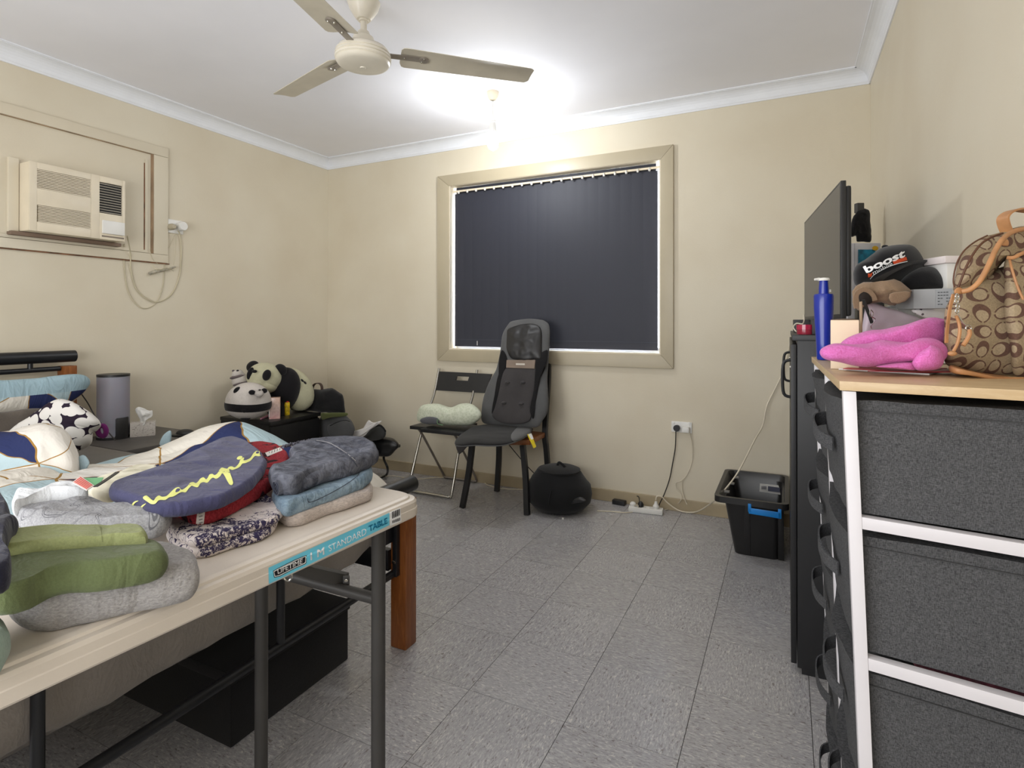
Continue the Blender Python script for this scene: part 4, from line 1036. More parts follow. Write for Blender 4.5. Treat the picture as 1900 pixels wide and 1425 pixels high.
# duvet with the geometric print
def lattice(name, s=.30, off=(0, 0), plane='xy', rot=0, band=None, cols=None, lw=.011, sd=0.0):
    M = Mat(name, (220, 215, 205), .9, spec=.2); v = M.coord(rot=(0, 0, rot)); x, y, z = M.xyz(v)
    if plane == 'yz': x, y = y, z
    nz = M.noise(v, 7, 2)
    x = x+(nz-.5)*.05+off[0]; y = y+(nz-.5)*.04+off[1]
    a = x*(1/s); b = x*(.5/s)+y*(.866/s); c = x*(-.5/s)+y*(.866/s)
    def dl(q): return ((q+.5).frac()-.5).abs()
    d = dl(a*1.0).min(dl(b)).min(dl(c))
    h = M.white(M.vec(a.floor()+sd, b.floor()+sd, c.floor()))
    cols = cols or [(0, (226, 220, 208)), (.34, (178, 200, 206)), (.56, (44, 52, 92)), (.74, (232, 228, 220))]
    cc = M.ramp(h, cols, True)
    cc = M.mix(d < lw, cc, (160, 122, 62))
    if band: cc = M.mix(z > band, cc, (164, 190, 200))
    f = M.noise(v, 260, 2); cc = M.mix(.12, cc, M.ramp(f, [(0, (120, 120, 120)), (1, (255, 255, 255))]), 'MULTIPLY')
    M.base(cc); M.bump(M.noise(v, 260, 2), .25, .001); M.creases(.5, 7); return M.m
m_duvet = lattice('duvet_print', .26, (.10, -.20))
dv = thing('duvet', 'rumpled duvet printed with navy, cream and pale blue triangles and gold lines', 'duvet', (1.5, -2.4, .54))
def hump(x, y, cx, cy, sx, sy, a): return a*math.exp(-((x-cx)/sx)**2-((y-cy)/sy)**2)
def duv(x, y):
    z = .592+hump(x, y, 1.40, -1.93, .26, .17, .135)+hump(x, y, 1.12, -2.25, .12, .25, .0)+hump(x, y, 1.30, -2.6, .3, .3, .07)+hump(x, y, 1.85, -2.2, .3, .3, .03)
    z += .016*fnoise((x, y*.6, 0), 5, 3)+.008*fnoise((x*.6, y, 0), 14, 5)-.018*math.exp(-(fnoise((x, y, 0), 2.6, 8)/.05)**2)
    e0 = min(1, max(0, (x-DX0(y))/.07)); z = .525+(z-.525)*math.sqrt(max(0, 1-(1-e0)**2))
    if y > -1.92: z -= .32*max(0, (y+1.92)/.16)**2.2*.35
    if x > 1.98: z -= .9*((x-1.98)/.12)**2*.08
    return max(z, .52)
def DX0(y): return 1.0+.18*math.exp(-((y+1.85)/.22)**2)+.04*math.sin(y*9)
bm = nb(); NX, NY = 70, 90; top = []; bot = []
for j in range(NY+1):
    y = -3.28+(3.28-1.775)*j/NY; xa = DX0(y); xb = 2.095
    top.append([]); bot.append([])
    for i in range(NX+1):
        t = i/NX; x = xa+(xb-xa)*t; z = duv(x, y); top[-1].append(bm.verts.new((x, y, z))); bot[-1].append(bm.verts.new((x, y, max(z-.03, .512) if y < -1.87 else z-.03)))
for Q, s in ((top, 1), (bot, -1)):
    for a, b in zip(Q, Q[1:]):
        for i in range(NX): f = (a[i], a[i+1], b[i+1], b[i]); bm.faces.new(f if s > 0 else f[::-1])
for a, b in ((top, bot),):
    for i in range(NX): bm.faces.new((a[0][i], b[0][i], b[0][i+1], a[0][i+1])); bm.faces.new((a[-1][i], a[-1][i+1], b[-1][i+1], b[-1][i]))
    for j in range(NY): bm.faces.new((a[j][0], a[j+1][0], b[j+1][0], b[j][0])); bm.faces.new((a[j][-1], b[j][-1], b[j+1][-1], a[j+1][-1]))
obj('duvet_body', bm, m_duvet, dv, angle=70)
bm = nb(); facepad(bm, [(-70, 850), (-40, 810), (0, 800), (40, 790), (80, 783), (110, 790), (130, 808), (145, 830), (152, 860), (148, 890), (120, 915), (60, 925), (0, 945), (-60, 950)], .30, p=2.6, wr=.03, ws=7, seed=12, d=1.88)
obj('duvet_fold', bm, lattice('duvet_print_fold', .12, (.05, .02), 'yz', cols=[(0, (228, 222, 212)), (.45, (182, 202, 208)), (.84, (44, 52, 92)), (.90, (232, 228, 220))], lw=.012), dv, angle=70)
bm = nb(); facepad(bm, [(120, 880), (150, 845), (166, 856), (160, 872), (140, 900)], .03, p=3, d=1.86); obj('duvet_corner', bm, fabric('duvet_blue', (170, 192, 200), .05), dv)
bm = nb(); facepad(bm, [(296, 826), (303, 808), (316, 799), (318, 812), (313, 828)], .03, p=3, d=2.42); obj('duvet_corner', bm, bpy.data.materials['duvet_blue'], dv)

# pillows
p1 = thing('bed_pillow', 'pillow with pale blue edge and navy print against the headboard', 'pillow', P(60, 775, x=.27))
bm = nb(); facepad(bm, [(-60, 712), (0, 708), (60, 704), (110, 698), (150, 697), (166, 708), (158, 724), (135, 745), (100, 764), (50, 775), (0, 780), (-60, 786)], .13, p=3, wr=.008, ws=6, seed=5, nrm=(1, -.35, .5), x=.26)
obj('pillow_body', bm, lattice('pillow_print', .17, (.03, .05), 'yz', band=.105), p1)
p2 = tag(obj('under_pillow', facepad(nb(), [(-60, 775), (0, 770), (60, 762), (95, 765), (105, 790), (80, 812), (0, 835), (-60, 840)], .16, p=3, wr=.008, seed=8, nrm=(1, -.4, .6), x=.40), fabric('pillow_grey', (100, 92, 84), .06, 240)), 'plain grey-brown pillow under the printed pillow', 'pillow')
def birdmat():
    M = Mat('bird_print', (225, 222, 218), .85, spec=.2); v = M.coord(); n = M.noise(v, 9, 1)
    x, y, z = M.xyz(v); vv = M.vec(x*1.2, y*1.0, z*1.15)
    d = M.voro(vv, 21, 'F1', .6)
    M.base(M.mix(d > .60, (226, 222, 216), (44, 34, 48))); M.bump(M.noise(v, 300, 2), .3, .001); return M.m
p3 = tag(obj('bird_print_pillow', facepad(nb(), [(10, 812), (30, 792), (51, 779), (74, 763), (93, 748), (114, 741), (133, 746), (154, 757), (174, 771), (186, 786), (178, 797), (171, 800), (168, 822), (148, 835), (120, 836), (70, 832), (20, 826)], .17, p=2.6, wr=.010, ws=8, seed=3, nrm=(.8, -.7, .45), d=2.28), birdmat()), 'white pillow with dark purple bird-like print, leaning on the bed', 'pillow')
sc = obj('scrunchie', tube(nb(), [P(u, v, d=2.36) for u, v in ((182, 794), (192, 790), (197, 800), (193, 809), (184, 806))], .010, 8, 4, closed=True), fabric('purple_cloth', (120, 40, 110), .1, 300)); tag(sc, 'small purple hair scrunchie beside the bird print pillow', 'scrunchie')
tag(obj('cable', tube(nb(), [P(151, 731, x=.16), P(163, 748, x=.16), P(175, 770, x=.18), P(190, 788, x=.25), P(202, 803, x=.32), P(214, 817, x=.36)], .003, 6, 4), m_bc), 'thin black cable behind the pillows by the bedside lamp', 'cable')

# bedside table, lamp, tissues
bt = thing('bedside_table', 'low grey bedside table between the bed and the left wall', 'bedside table', (.27, -1.6, 0))
m_gt = plain('table_grey', (88, 84, 80), .5, var=.08)
obj('top', box(nb(), (.02, -1.825, .478), (.53, -1.37, .50), .003), m_gt, bt)
obj('body', box(nb(), (.03, -1.815, .02), (.51, -1.38, .478), .002), m_gt, bt)
obj('drawer', box(nb(), (.51, -1.81, .25), (.524, -1.385, .47), .002), m_gt, bt)
lm = thing('cylinder_lamp', 'tall grey translucent cylinder lamp with a black top by the bed', 'lamp', (.16, -1.68, .5))
xl = .15; cl = (P(184, 700, x=xl)+P(236, 700, x=xl))/2; rl = (proj((xl, cl.y, .83))[2])*25.5/FPX; cl = V((xl, cl.y, .5)); htop = P(210, 694, x=xl).z-.5
lg = Mat('lamp_shade', (150, 148, 158), .5); lg.b.inputs['Subsurface Weight'].default_value = .3
obj('lamp_shade', lathe(nb(), [(0, .012), (rl*.98, .012), (rl, .02), (rl, htop-.012), (0, htop-.012)], cl, seg=40), lg.m, lm)
obj('lamp_top', lathe(nb(), [(0, htop-.0118), (rl+.001, htop-.0118), (rl+.001, htop), (0, htop)], cl, seg=40), m_black, lm)
obj('lamp_base', lathe(nb(), [(0, .0005), (rl+.002, .0005), (rl+.002, .012), (0, .012)], cl, seg=40), m_black, lm)
q = P(221.5, 813, z=.5); k = proj(q)[2]/FPX
bs = tag(obj('round_speaker', lathe(nb(), [(0, .0), (14*k, 0), (14.4*k, .004), (14.4*k, 37*k), (13.5*k, 39*k), (0, 39*k)], q, seg=32), plain('speaker_black', (30, 29, 29), .5, bump=.4, bscale=900)), 'black round speaker in front of the tall grey lamp', 'speaker')
tb2 = thing('tissue_box', 'white patterned tissue box with a tissue pulled up, by the lamp', 'tissue box', P(265, 812, z=.5))
a = P(241, 812, z=.5); b = P(288, 808, z=.5); M_ = frameM(a, V((b.x-a.x, b.y-a.y, 0))); L = (b-a).length; hb = P(243, 786, d=proj(a)[2]).z-.5
def boxprint():
    M = Mat('tissue_box_print', (206, 198, 188), .6); v = M.coord(); n = M.noise(v, 40, 1, .5, 1.5)
    M.base(M.mix(((n-.5).abs() < .012), (206, 199, 190), (140, 128, 118))); return M.m
obj('carton', box(nb(), (0, 0, 0), (L, L*.55, hb), .002, M_), boxprint(), tb2)
dt = proj(a)[2]+.03
bm = nb(); facepad(bm, [(262, 788), (258, 775), (252, 762), (256, 755), (266, 757), (275, 763), (282, 762), (281, 772), (272, 780), (268, 790)], .014, p=4, wr=.012, ws=30, seed=7, d=dt); obj('tissue', bm, m_white, tb2)
ms = thing('computer_mouse', 'black computer mouse on the grey bedside table', 'mouse', P(345, 808, z=.5))
q = P(344, 808, z=.5); obj('mouse_body', ell(nb(), q+V((0, 0, .012)), .05, .03, .022, (.9, .4, 0), (-.4, .9, 0)), m_black, ms)
obj('mouse_shoe', ell(nb(), q+V((-.02, -.02, .006)), .055, .03, .005, (.9, .4, 0), (-.4, .9, 0)), m_black, ms)
# box under the bed
ub = thing('underbed_box', 'black fabric storage box pushed under the foot of the bed', 'storage box', (1.8, -2.2, 0))
m_ub = fabric('felt_black', (22, 21, 22), .2, 250, bump=.3)
obj('box_body', box(nb(), (1.50, -2.402, .002), (2.018, -1.972, .170), .004), m_ub, ub)
obj('lid', box(nb(), (1.495, -2.407, .165), (2.023, -1.967, .196), .004), m_ub, ub)

# ---------------------------------------------------------------- folding table
TO = V((2.618, -2.402, 0)); ta = V((-.058, -.9983, 0)); tbv = V((-.9983, .058, 0)); TL, TD, TZ = 1.0, .42, .74
def TB(a, b, z): return TO+ta*a+tbv*b+V((0, 0, z))
ft = thing('folding_table', 'cream plastic folding table with dark steel legs holding folded clothes', 'table', TB(.5, .21, 0))
m_tt = plain('table_plastic', (214, 204, 192), .42, var=.012, bump=.12, bscale=500)
def tr(ins, z, r=.035):
    o = []
    for ca, cb, a0 in ((TL-ins-r, ins+r, -90), (TL-ins-r, TD-ins-r, 0), (ins+r, TD-ins-r, 90), (ins+r, ins+r, 180)):
        for k in range(9):
            a = math.radians(a0+90*k/8); o.append(TB(ca+r*math.cos(a), cb+r*math.sin(a), z))
    return o
rings = [tr(.012, .700), tr(.002, .698), tr(0, .701), tr(0, .716), tr(.0012, .7175), tr(.0012, .728), tr(.004, .733), tr(.008, .7345), tr(.011, .7345), tr(.0125, .738), tr(.017, .7405), tr(.022, .7405), tr(.026, .7395), tr(.03, TZ)]
bm = loft(nb(), rings, True, True); bmesh.ops.recalc_face_normals(bm, faces=bm.faces); t_tree = bvh_of(bm)
obj('tabletop', bm, m_tt, ft, angle=28)
m_leg = plain('table_leg', (62, 60, 58), .5, var=.06, bump=.1, bscale=500)
A = P(702, 1200, y=-2.475); L1 = V((A.x, A.y, 0)); A = P(485, 1200, y=-2.478); L2 = V((A.x, A.y, 0))
def lg_(p): return obj('leg', tube(nb(), [p+V((0, 0, .001)), p+V((0, 0, .699))], .0143, 16), m_leg, ft)
lg_(L1); lg_(L2)
L3, L4 = TB(.92, .06, 0), TB(.92, .36, 0); lg_(L3); lg_(L4)
obj('crossbar', tube(nb(), [L1+V((0, 0, .535)), L2+V((0, 0, .535))], .0115, 12), m_leg, ft)
obj('crossbar', tube(nb(), [L3+V((0, 0, .535)), L4+V((0, 0, .535))], .0115, 12), m_leg, ft)
mid = L1.lerp(L2, .30)+V((0, 0, .535))
bra = hexa(nb(), [P(u, v, d=q) for u, v, q in ((530, 1062, 1.12), (641, 1090, 1.2), (648, 1088, 1.23), (535, 1055, 1.16), (530, 1042, 1.12), (641, 1066, 1.2), (648, 1062, 1.23), (535, 1035, 1.16))], .002)
obj('brace', bra, m_leg, ft)
obj('brace_lug', hexa(nb(), [P(u, v, d=q) for u, v, q in ((636, 1104, 1.19), (648, 1108, 1.19), (648, 1108, 1.2), (636, 1104, 1.2), (636, 1068, 1.19), (649, 1068, 1.19), (649, 1068, 1.2), (636, 1068, 1.2))], .002), m_leg, ft)
obj('bolt', lathe(nb(), [(0, 0), (.004, 0), (.004, .003), (0, .004)], P(643, 1077, d=1.188), -cF, 12), m_chrome, ft)
obj('pull_ring', tube(nb(), [P(u, v, d=1.1) for u, v in ((527, 1072), (534, 1078), (541, 1072), (540, 1062), (530, 1060))], .002, 6, 4, closed=True), m_chrome, ft)
obj('under_rail', box(nb(), (0, -.01, 0), (.86, .01, .02), .002, frameM(TB(.06, .34, .675), ta)), m_leg, ft)
def z8(l): return [(480+x/5.9375, 920+y/5.9375) for x, y in l]
def print_on(name, px, mat, parent, tree, off=.0006, n=24):
    """flat print laid on a body: px is a quad (tl, tr, br, bl)"""
    tl, tr_, br, bl_ = px; bm = nb(); G = []
    for j in range(13):
        G.append([])
        for i in range(n+1):
            s, t = i/n, j/12
            G[-1].append(bm.verts.new((( tl[0]*(1-s)+tr_[0]*s)*(1-t)+(bl_[0]*(1-s)+br[0]*s)*t, (tl[1]*(1-s)+tr_[1]*s)*(1-t)+(bl_[1]*(1-s)+br[1]*s)*t, 0)))
    for a, b in zip(G, G[1:]):
        for i in range(n): bm.faces.new((a[i], a[i+1], b[i+1], b[i]))
    drape(bm, ident, tree, off); return obj(name, bm, mat, parent, False)
def poly_on(name, px, mat, parent, tree, off=.001, sub=None):
    bm = nb(); o = [V((x, y, 0)) for x, y in px]; vs = [bm.verts.new(p) for p in o]
    for tr3 in tessellate_polygon([o]): bm.faces.new([vs[i] for i in tr3])
    drape(bm, ident, tree, off, sub); return obj(name, bm, mat, parent, False)
def text_on(name, s, quad, mat, parent, tree, off=.0012, bold=0, shear=0, sub=None, space=1):
    bm = textmesh(s, 1, bold, shear, 0, space); b = bbox2(bm); drape(bm, quadfn(b, *quad), tree, off, sub or .12); return obj(name, bm, mat, parent, False)
stk = thing('table_sticker', 'x', 'x', TB(.3, 0, .71)); bpy.data.objects.remove(stk)
m_sk = plain('sticker_blue', (112, 204, 230), .45, var=.02); m_ink = plain('ink_black', (24, 22, 30), .5); m_inkw = plain('ink_white', (236, 236, 236), .5); m_inkb = plain('ink_teal', (24, 128, 168), .5)
sk = print_on('sticker', z8([(108, 792), (1440, 186), (1441, 322), (112, 975)]), m_sk, ft, t_tree, .0006)
LOC[sk.name] = wl(ft)
poly_on('badge', z8([(157, 828), (205, 800), (400, 703), (528, 652), (526, 735), (515, 752), (400, 800), (235, 888), (170, 902)]), m_ink, sk, t_tree, .0016)
poly_on('badge_rim', z8([(163, 832), (210, 805), (400, 711), (522, 660), (520, 733), (510, 746), (400, 793), (232, 881), (176, 893)]), m_inkw, sk, t_tree, .0020)
poly_on('badge_panel', z8([(170, 838), (214, 813), (400, 720), (515, 670), (513, 728), (502, 740), (400, 785), (228, 873), (183, 884)]), m_ink, sk, t_tree, .0024)
text_on('lettering', 'LIFETIME', z8([(204, 812), (486, 690), (480, 742), (212, 862)]), m_inkw, sk, t_tree, .0034, .016)
text_on('lettering', '1 M', z8([(568, 628), (722, 562), (724, 645), (572, 712)]), m_inkw, sk, t_tree, .0026, .022)
text_on('lettering', 'STANDARD', z8([(768, 548), (1184, 352), (1186, 424), (776, 616)]), m_inkw, sk, t_tree, .0026, -.004)
text_on('lettering', 'TABLE', z8([(1210, 332), (1416, 238), (1420, 304), (1216, 398)]), m_inkb, sk, t_tree, .0026, .022)
bc = print_on('barcode_label', z8([(1440, 182), (1562, 128), (1572, 282), (1448, 332)]), m_inkw, ft, t_tree, .0006, 8); LOC[bc.name] = wl(ft)
R2 = random.Random(5); x = 1468
while x < 1552:
    w_ = R2.choice((4, 7, 10)); f = (x-1440)/125
    poly_on('bar', z8([(x, 180-f*50+8), (x+w_, 180-f*50+4), (x+w_+5, 322-f*42-14), (x+5, 322-f*42-10)]), m_ink, bc, t_tree, .0012); x += w_+R2.choice((4, 6))

# ---------------------------------------------------------------- folded clothes on the table
G = 'folded clothes on the folding table'
def garment(name, label, catg, px, z0, th, mat, n=2, **k):
    bm = layered(px, z0, th, n, **k); bm.normal_update(); tree = bvh_of(bm)
    t = thing(name, label, catg, sum([P(u, v, z=z0) for u, v in px], V())/len(px), G)
    obj('folded_body', bm, mat, t, angle=75); return t, tree
def denim(name, a, b, sc_=30):
    M = Mat(name, a, .9, spec=.2); v = M.coord(); n1 = M.noise(v, 420, 2, .7); n2 = M.noise(v, sc_, 4, .7, 1.2)
    M.base(M.mix(((n2-.36)*3.4).max(0.0).min(1.0), M.ramp(n1, [(.3, dk(a, .8)), (.7, dk(a, 1.15))]), b)); M.bump(n1, .5, .001); M.creases(.32); return M.m
beige, tr_ = garment('beige_knit', 'pale beige knit garment at the bottom of the denim stack', 'clothing', [(514, 962), (528, 981), (560, 974), (600, 958), (645, 938), (686, 916), (692, 898), (680, 880), (620, 880), (560, 892), (520, 925)], TZ+.001, .022, fabric('knit_beige', (186, 174, 166), .18, 160, bump=1.0, stretch=(1, 1, 3)), 1, seed=2)
ldn, tr_l = garment('light_jeans', 'light blue acid-wash jeans folded under the dark grey jeans', 'jeans', [(508, 928), (514, 952), (528, 960), (580, 942), (640, 914), (682, 890), (697, 872), (692, 858), (670, 850), (600, 862), (530, 890), (508, 905)], TZ+.023, .028, denim('denim_light', (108, 130, 148), (150, 170, 186), 26), 1, seed=3)
ddn, tr_d = garment('dark_jeans', 'dark grey washed jeans on top of the denim stack', 'jeans', [(500, 895), (505, 913), (522, 921), (545, 918), (590, 897), (640, 876), (668, 867), (692, 850), (701, 836), (699, 824), (686, 813), (660, 809), (612, 810), (574, 816), (534, 829), (536, 852), (522, 876)], TZ+.051, .036, denim('denim_dark', (70, 72, 82), (116, 118, 128), 34), 1, seed=4, wr=.005, ws=12)
def line_on(name, px, w_, mat, parent, tree, off=.001):
    bm = ribbon([(px, (w_, w_))], w_); drape(bm, ident, tree, off); return obj(name, bm, mat, parent, False)
m_th = plain('seam_dark', (58, 62, 76), .9); m_thl = plain('seam_light', (178, 176, 176), .9)
line_on('seam', [(585, 818), (610, 824), (640, 842), (656, 856), (663, 866)], 1.6, m_th, ddn, tr_d)
line_on('seam', [(587, 817), (612, 822), (642, 840), (660, 855)], .8, m_thl, ddn, tr_d, .0012)
# frayed elastic waistband along the back rim
bm = nb(); rr_ = random.Random(3)
for k in range(46):
    t = k/45; u = 524+t*86; v = 829-13*math.sin(t*1.9)+rr_.uniform(-1, 1)
    a = P(u, v+3, z=TZ+.082); tube(bm, [a, a+V((rr_.uniform(-.003, .003), .002, .006)), a+V((rr_.uniform(-.004, .004), .006, .003))], .0016, 5, 3)
w_ = obj('gathered_waistband', bm, plain('waist_grey', (84, 84, 92), .9, var=.4, scale=200), ddn, kind='stuff')
ra = [P(513, 905, z=TZ+.066), P(555, 896, z=TZ+.066), P(610, 877, z=TZ+.066), P(666, 855, z=TZ+.066), P(690, 843, z=TZ+.068)]
obj('rolled_edge', tube(nb(), ra, [.0135, .0145, .0145, .013, .009], 14, 5), bpy.data.materials['denim_dark'], ddn)
ax_ = (ra[0]-ra[1]).normalized(); sx_ = ax_.cross(V((0, 0, 1))).normalized(); sz_ = sx_.cross(ax_)
obj('roll_spiral', tube(nb(), [ra[0]+ax_*.0012+sx_*(.0018+.0105*t/14)*math.cos(t*.95)+sz_*(.0018+.0105*t/14)*math.sin(t*.95) for t in range(15)], .0012, 6, 3), m_th, ddn)
line_on('pocket_seam', [(571, 925), (575, 932), (600, 922), (635, 903), (662, 884), (667, 875)], 1.2, m_th, ldn, tr_l); 
def toile():
    M = Mat('toile_print', (214, 204, 200), .9, spec=.2); v = M.coord(); a = M.noise(v, 11, 3); b = M.noise(v, 150, 4, .8, 1)
    c = M.noise(v, 45, 1, .5, 2)
    ink = ((a > .60)*(b > .47)).max(((c-.5).abs() < .02)*(a > .49))
    M.base(M.mix(ink, (216, 206, 202), (58, 52, 82))); M.bump(b, .2, .001); M.creases(.32); return M.m
toi, tr_t = garment('toile_shirt', 'white garment with purple tree print folded under the red top', 'clothing', [(305, 990), (315, 1012), (340, 1026), (361, 1036), (382, 1036), (430, 1016), (480, 994), (512, 974), (519, 950), (512, 930), (495, 915), (430, 915), (370, 930), (320, 960)], TZ+.001, .032, toile(), 2, seed=6, wr=.004)
def redmat():
    M = Mat('red_print', (168, 44, 54), .92, spec=.2); v = M.coord(); a = M.noise(v, 26, 2, .6); b = M.noise(v, 300, 2)
    c = M.mix(a > .585, M.ramp(b, [(.3, (132, 36, 44)), (.7, (168, 56, 64))]), (54, 32, 38)); M.base(c); M.bump(b, .5, .001); M.creases(.4); return M.m
red, tr_r = garment('red_shirt', 'dark red top with black patches and white striped trim', 'clothing', [(326, 955), (340, 970), (360, 977), (385, 974), (425, 957), (464, 933), (500, 906), (530, 880), (540, 856), (534, 838), (512, 824), (484, 819), (455, 822), (400, 850), (340, 915), (322, 940)], TZ+.034, .028, redmat(), 1, seed=7)
m_trim = plain('trim_white', (226, 220, 214), .8)
print_on('striped_trim', [(366, 950), (381, 944), (378, 972), (363, 977)], m_trim, red, tr_r, .001, 6)
for k in range(4): line_on('trim_stripe', [(369, 953+k*6), (376, 951+k*6)], 1.2, m_ink, red, tr_r, .0018)
print_on('striped_trim', [(492, 840), (529, 826), (534, 831), (496, 847)], m_trim, red, tr_r, .001, 8)
for k in range(6): line_on('trim_stripe', [(500+k*5, 838-k*2), (499+k*5, 843-k*2)], 1.0, m_ink, red, tr_r, .0018)
nav, tr_n = garment('navy_sweatshirt', 'slate blue sweatshirt with pale yellow script lettering on top', 'sweatshirt', [(200, 912), (204, 930), (222, 938), (259, 946), (268, 956), (300, 961), (345, 958), (410, 944), (445, 922), (472, 899), (490, 872), (496, 855), (489, 838), (456, 817), (431, 809), (412, 813), (369, 833), (325, 856), (287, 874), (230, 898)], TZ+.063, .022, fabric('sweat_navy', (74, 74, 106), .05, 380, bump=.35, crease=.3), 1, seed=9, wr=.003, ws=8, ridge=1.2, jit=.002)
poly_on('inner_fold', [(203, 917), (222, 920), (246, 930), (262, 943), (268, 952), (246, 944), (222, 936), (206, 929)], plain('sweat_inside', (36, 38, 66), .9), nav, tr_n, .0008)
def z3(l): return [(x/3.958, 630+y/3.958) for x, y in l]
m_yel = plain('script_yellow', (232, 234, 140), .6, var=.02)
def zc(l): return [(230+x/4.233, 800+y/4.233) for x, y in l]
word = [(148, 525), (178, 505), (228, 545), (250, 520), (275, 505), (300, 515), (335, 508), (365, 480), (392, 455), (412, 443), (432, 440), (444, 452), (456, 460), (478, 448), (500, 430), (520, 405), (545, 400), (565, 408), (585, 392), (600, 372), (625, 362), (645, 378), (660, 362), (672, 340), (695, 335), (712, 345), (735, 330), (752, 300), (770, 286), (795, 292), (812, 294), (822, 282), (845, 276), (870, 284), (890, 268), (905, 248), (915, 222), (938, 206), (944, 214), (938, 228), (960, 226), (990, 212), (1005, 192), (1020, 170), (1045, 152), (1075, 155), (1112, 166), (1085, 185), (1060, 197), (1030, 195), (1010, 215), (990, 235), (955, 250), (930, 255), (915, 275), (890, 292), (850, 305), (826, 302), (858, 405), (828, 418), (778, 332), (755, 355), (725, 375), (700, 365), (680, 378), (655, 405), (625, 400), (600, 410), (580, 440), (550, 435), (530, 430), (505, 455), (485, 480), (455, 478), (430, 488), (390, 512), (355, 520), (325, 540), (290, 540), (270, 545), (245, 570), (215, 572), (190, 558)]
def filled(name, px, mat, off):
    bm = nb(); o = cat([V((x, y, 0)) for x, y in px], 3, True)
    vs = [bm.verts.new(p) for p in o]
    for tr3 in tessellate_polygon([o]): bm.faces.new([vs[i] for i in tr3])
    drape(bm, ident, tr_n, off, 7); return obj(name, bm, mat, nav, False)
filled('script_lettering', zc(word), m_yel, .0022)
filled('lettering_dot', zc([(886, 218), (892, 204), (908, 195), (926, 196), (930, 205), (918, 218), (900, 224)]), m_yel, .0022)
filled('lettering_flourish', zc([(62, 582), (68, 565), (88, 550), (115, 546), (92, 560), (78, 575), (72, 588)]), m_yel, .0022)
filled('lettering_flourish', zc([(124, 622), (128, 600), (145, 580), (174, 567), (157, 585), (144, 600), (140, 618)]), m_yel, .0022)
m_gap = plain('sweat_gap', (74, 74, 106), .95)
filled('letter_counter', zc([(405, 478), (407, 462), (418, 450), (436, 449), (440, 460), (426, 474)]), m_gap, .0034)
filled('letter_counter', zc([(1036, 173), (1044, 160), (1062, 163), (1054, 175)]), m_gap, .0034)
hd, tr_h = garment('quilted_cream_cloth', 'cream quilted cloth partly under the slate blue sweatshirt', 'clothing', [(158, 915), (175, 897), (218, 876), (262, 861), (290, 862), (300, 880), (250, 915), (205, 932), (175, 932)], TZ+.035, .03, fine('quilt_cream', (196, 190, 164), (228, 222, 202), 42, 1.0), 1, seed=10)
gry, tr_g = garment('grey_fleece', 'thick light grey fleece at the bottom of the green stack', 'clothing', [(8, 1155), (22, 1176), (62, 1184), (123, 1171), (190, 1152), (246, 1130), (328, 1093), (364, 1066), (371, 1045), (359, 1022), (330, 1006), (250, 1000), (100, 1040), (20, 1100)], TZ+.001, .050, fabric('fleece_grey', (150, 147, 146), .2, 240, bump=.8, big=12, stretch=(1, 1, 2), crease=.3), 1, seed=11, wr=.006, ws=9, p=6)
grn, tr_q = garment('green_shirt', 'moss green folded sweater lying on the grey fleece', 'clothing', [(-50, 1110), (-20, 1138), (10, 1143), (38, 1135), (69, 1112), (95, 1096), (130, 1087), (189, 1077), (232, 1062), (295, 1043), (309, 1028), (311, 1006), (296, 998), (253, 1000), (210, 1006), (147, 1012), (84, 1022), (4, 1036), (-50, 1060)], TZ+.047, .034, fabric('sweater_green', (98, 108, 72), .07, 360, bump=.35, big=8, crease=.3), 1, seed=12, wr=.003, ws=6, p=6)
olv, tr_o = garment('olive_shirt', 'pale olive folded shirt on top of the moss green sweater', 'clothing', [(-40, 1050), (4, 1047), (50, 1036), (105, 1026), (150, 1016), (189, 1008), (240, 1003), (268, 1000), (271, 984), (262, 974), (189, 972), (105, 975), (13, 984), (-40, 1000)], TZ+.072, .024, fabric('shirt_olive', (146, 152, 104), .07, 340, bump=.4, big=8, crease=.3), 1, seed=13, wr=.003, ws=9)
line_on('seam', [(186, 977), (188, 985), (189, 998), (190, 1006)], 1.0, plain('seam_olive', (112, 116, 74), .9), olv, tr_o)
def sketch():
    M = Mat('sketch_print', (164, 164, 166), .92, spec=.2); v = M.coord(); n = M.noise(v, 11, 1, .5, .8); f = M.noise(v, 380, 2); k2 = M.noise(v, 4.5, 1)
    c = M.ramp(f, [(.3, (146, 146, 149)), (.7, (178, 178, 180))]); M.base(M.mix(((n-.52).abs() < .0035).max((((n*3).frac()-.5).abs() < .012))*(k2 > .45), c, (112, 112, 116))); M.bump(f, .5, .001); M.creases(.32); return M.m
hod, tr_k = garment('light_grey_hoodie', 'light grey hoodie with thin sketch lines beside the blue sweatshirt', 'hoodie', [(20, 955), (36, 944), (55, 930), (84, 915), (114, 908), (147, 919), (189, 925), (227, 942), (269, 959), (312, 961), (327, 970), (324, 985), (303, 996), (270, 999), (240, 1000), (180, 1002), (105, 995), (42, 980)], TZ+.034, .036, sketch(), 1, seed=14, wr=.006, ws=10)
whc, tr_w = garment('white_cloth', 'crumpled white cloth behind the light grey hoodie', 'clothing', [(12, 948), (15, 931), (40, 915), (76, 904), (106, 895), (135, 894), (158, 899), (163, 910), (145, 918), (100, 925), (60, 945), (25, 958)], TZ+.055, .030, fabric('cotton_white', (226, 228, 230), .03, 300, crease=.3), 1, seed=15, wr=.008, ws=14)
nvy, tr_v = garment('dark_garment', 'dark navy garment at the left edge of the table pile', 'clothing', [(-70, 905), (0, 912), (12, 924), (18, 950), (37, 968), (20, 980), (10, 1000), (8, 1047), (22, 1078), (16, 1102), (-20, 1110), (-70, 1110)], TZ+.09, .03, fabric('knit_navy', (34, 34, 50), .12, 300, crease=.3), 1, seed=16, wr=.006, ws=12)
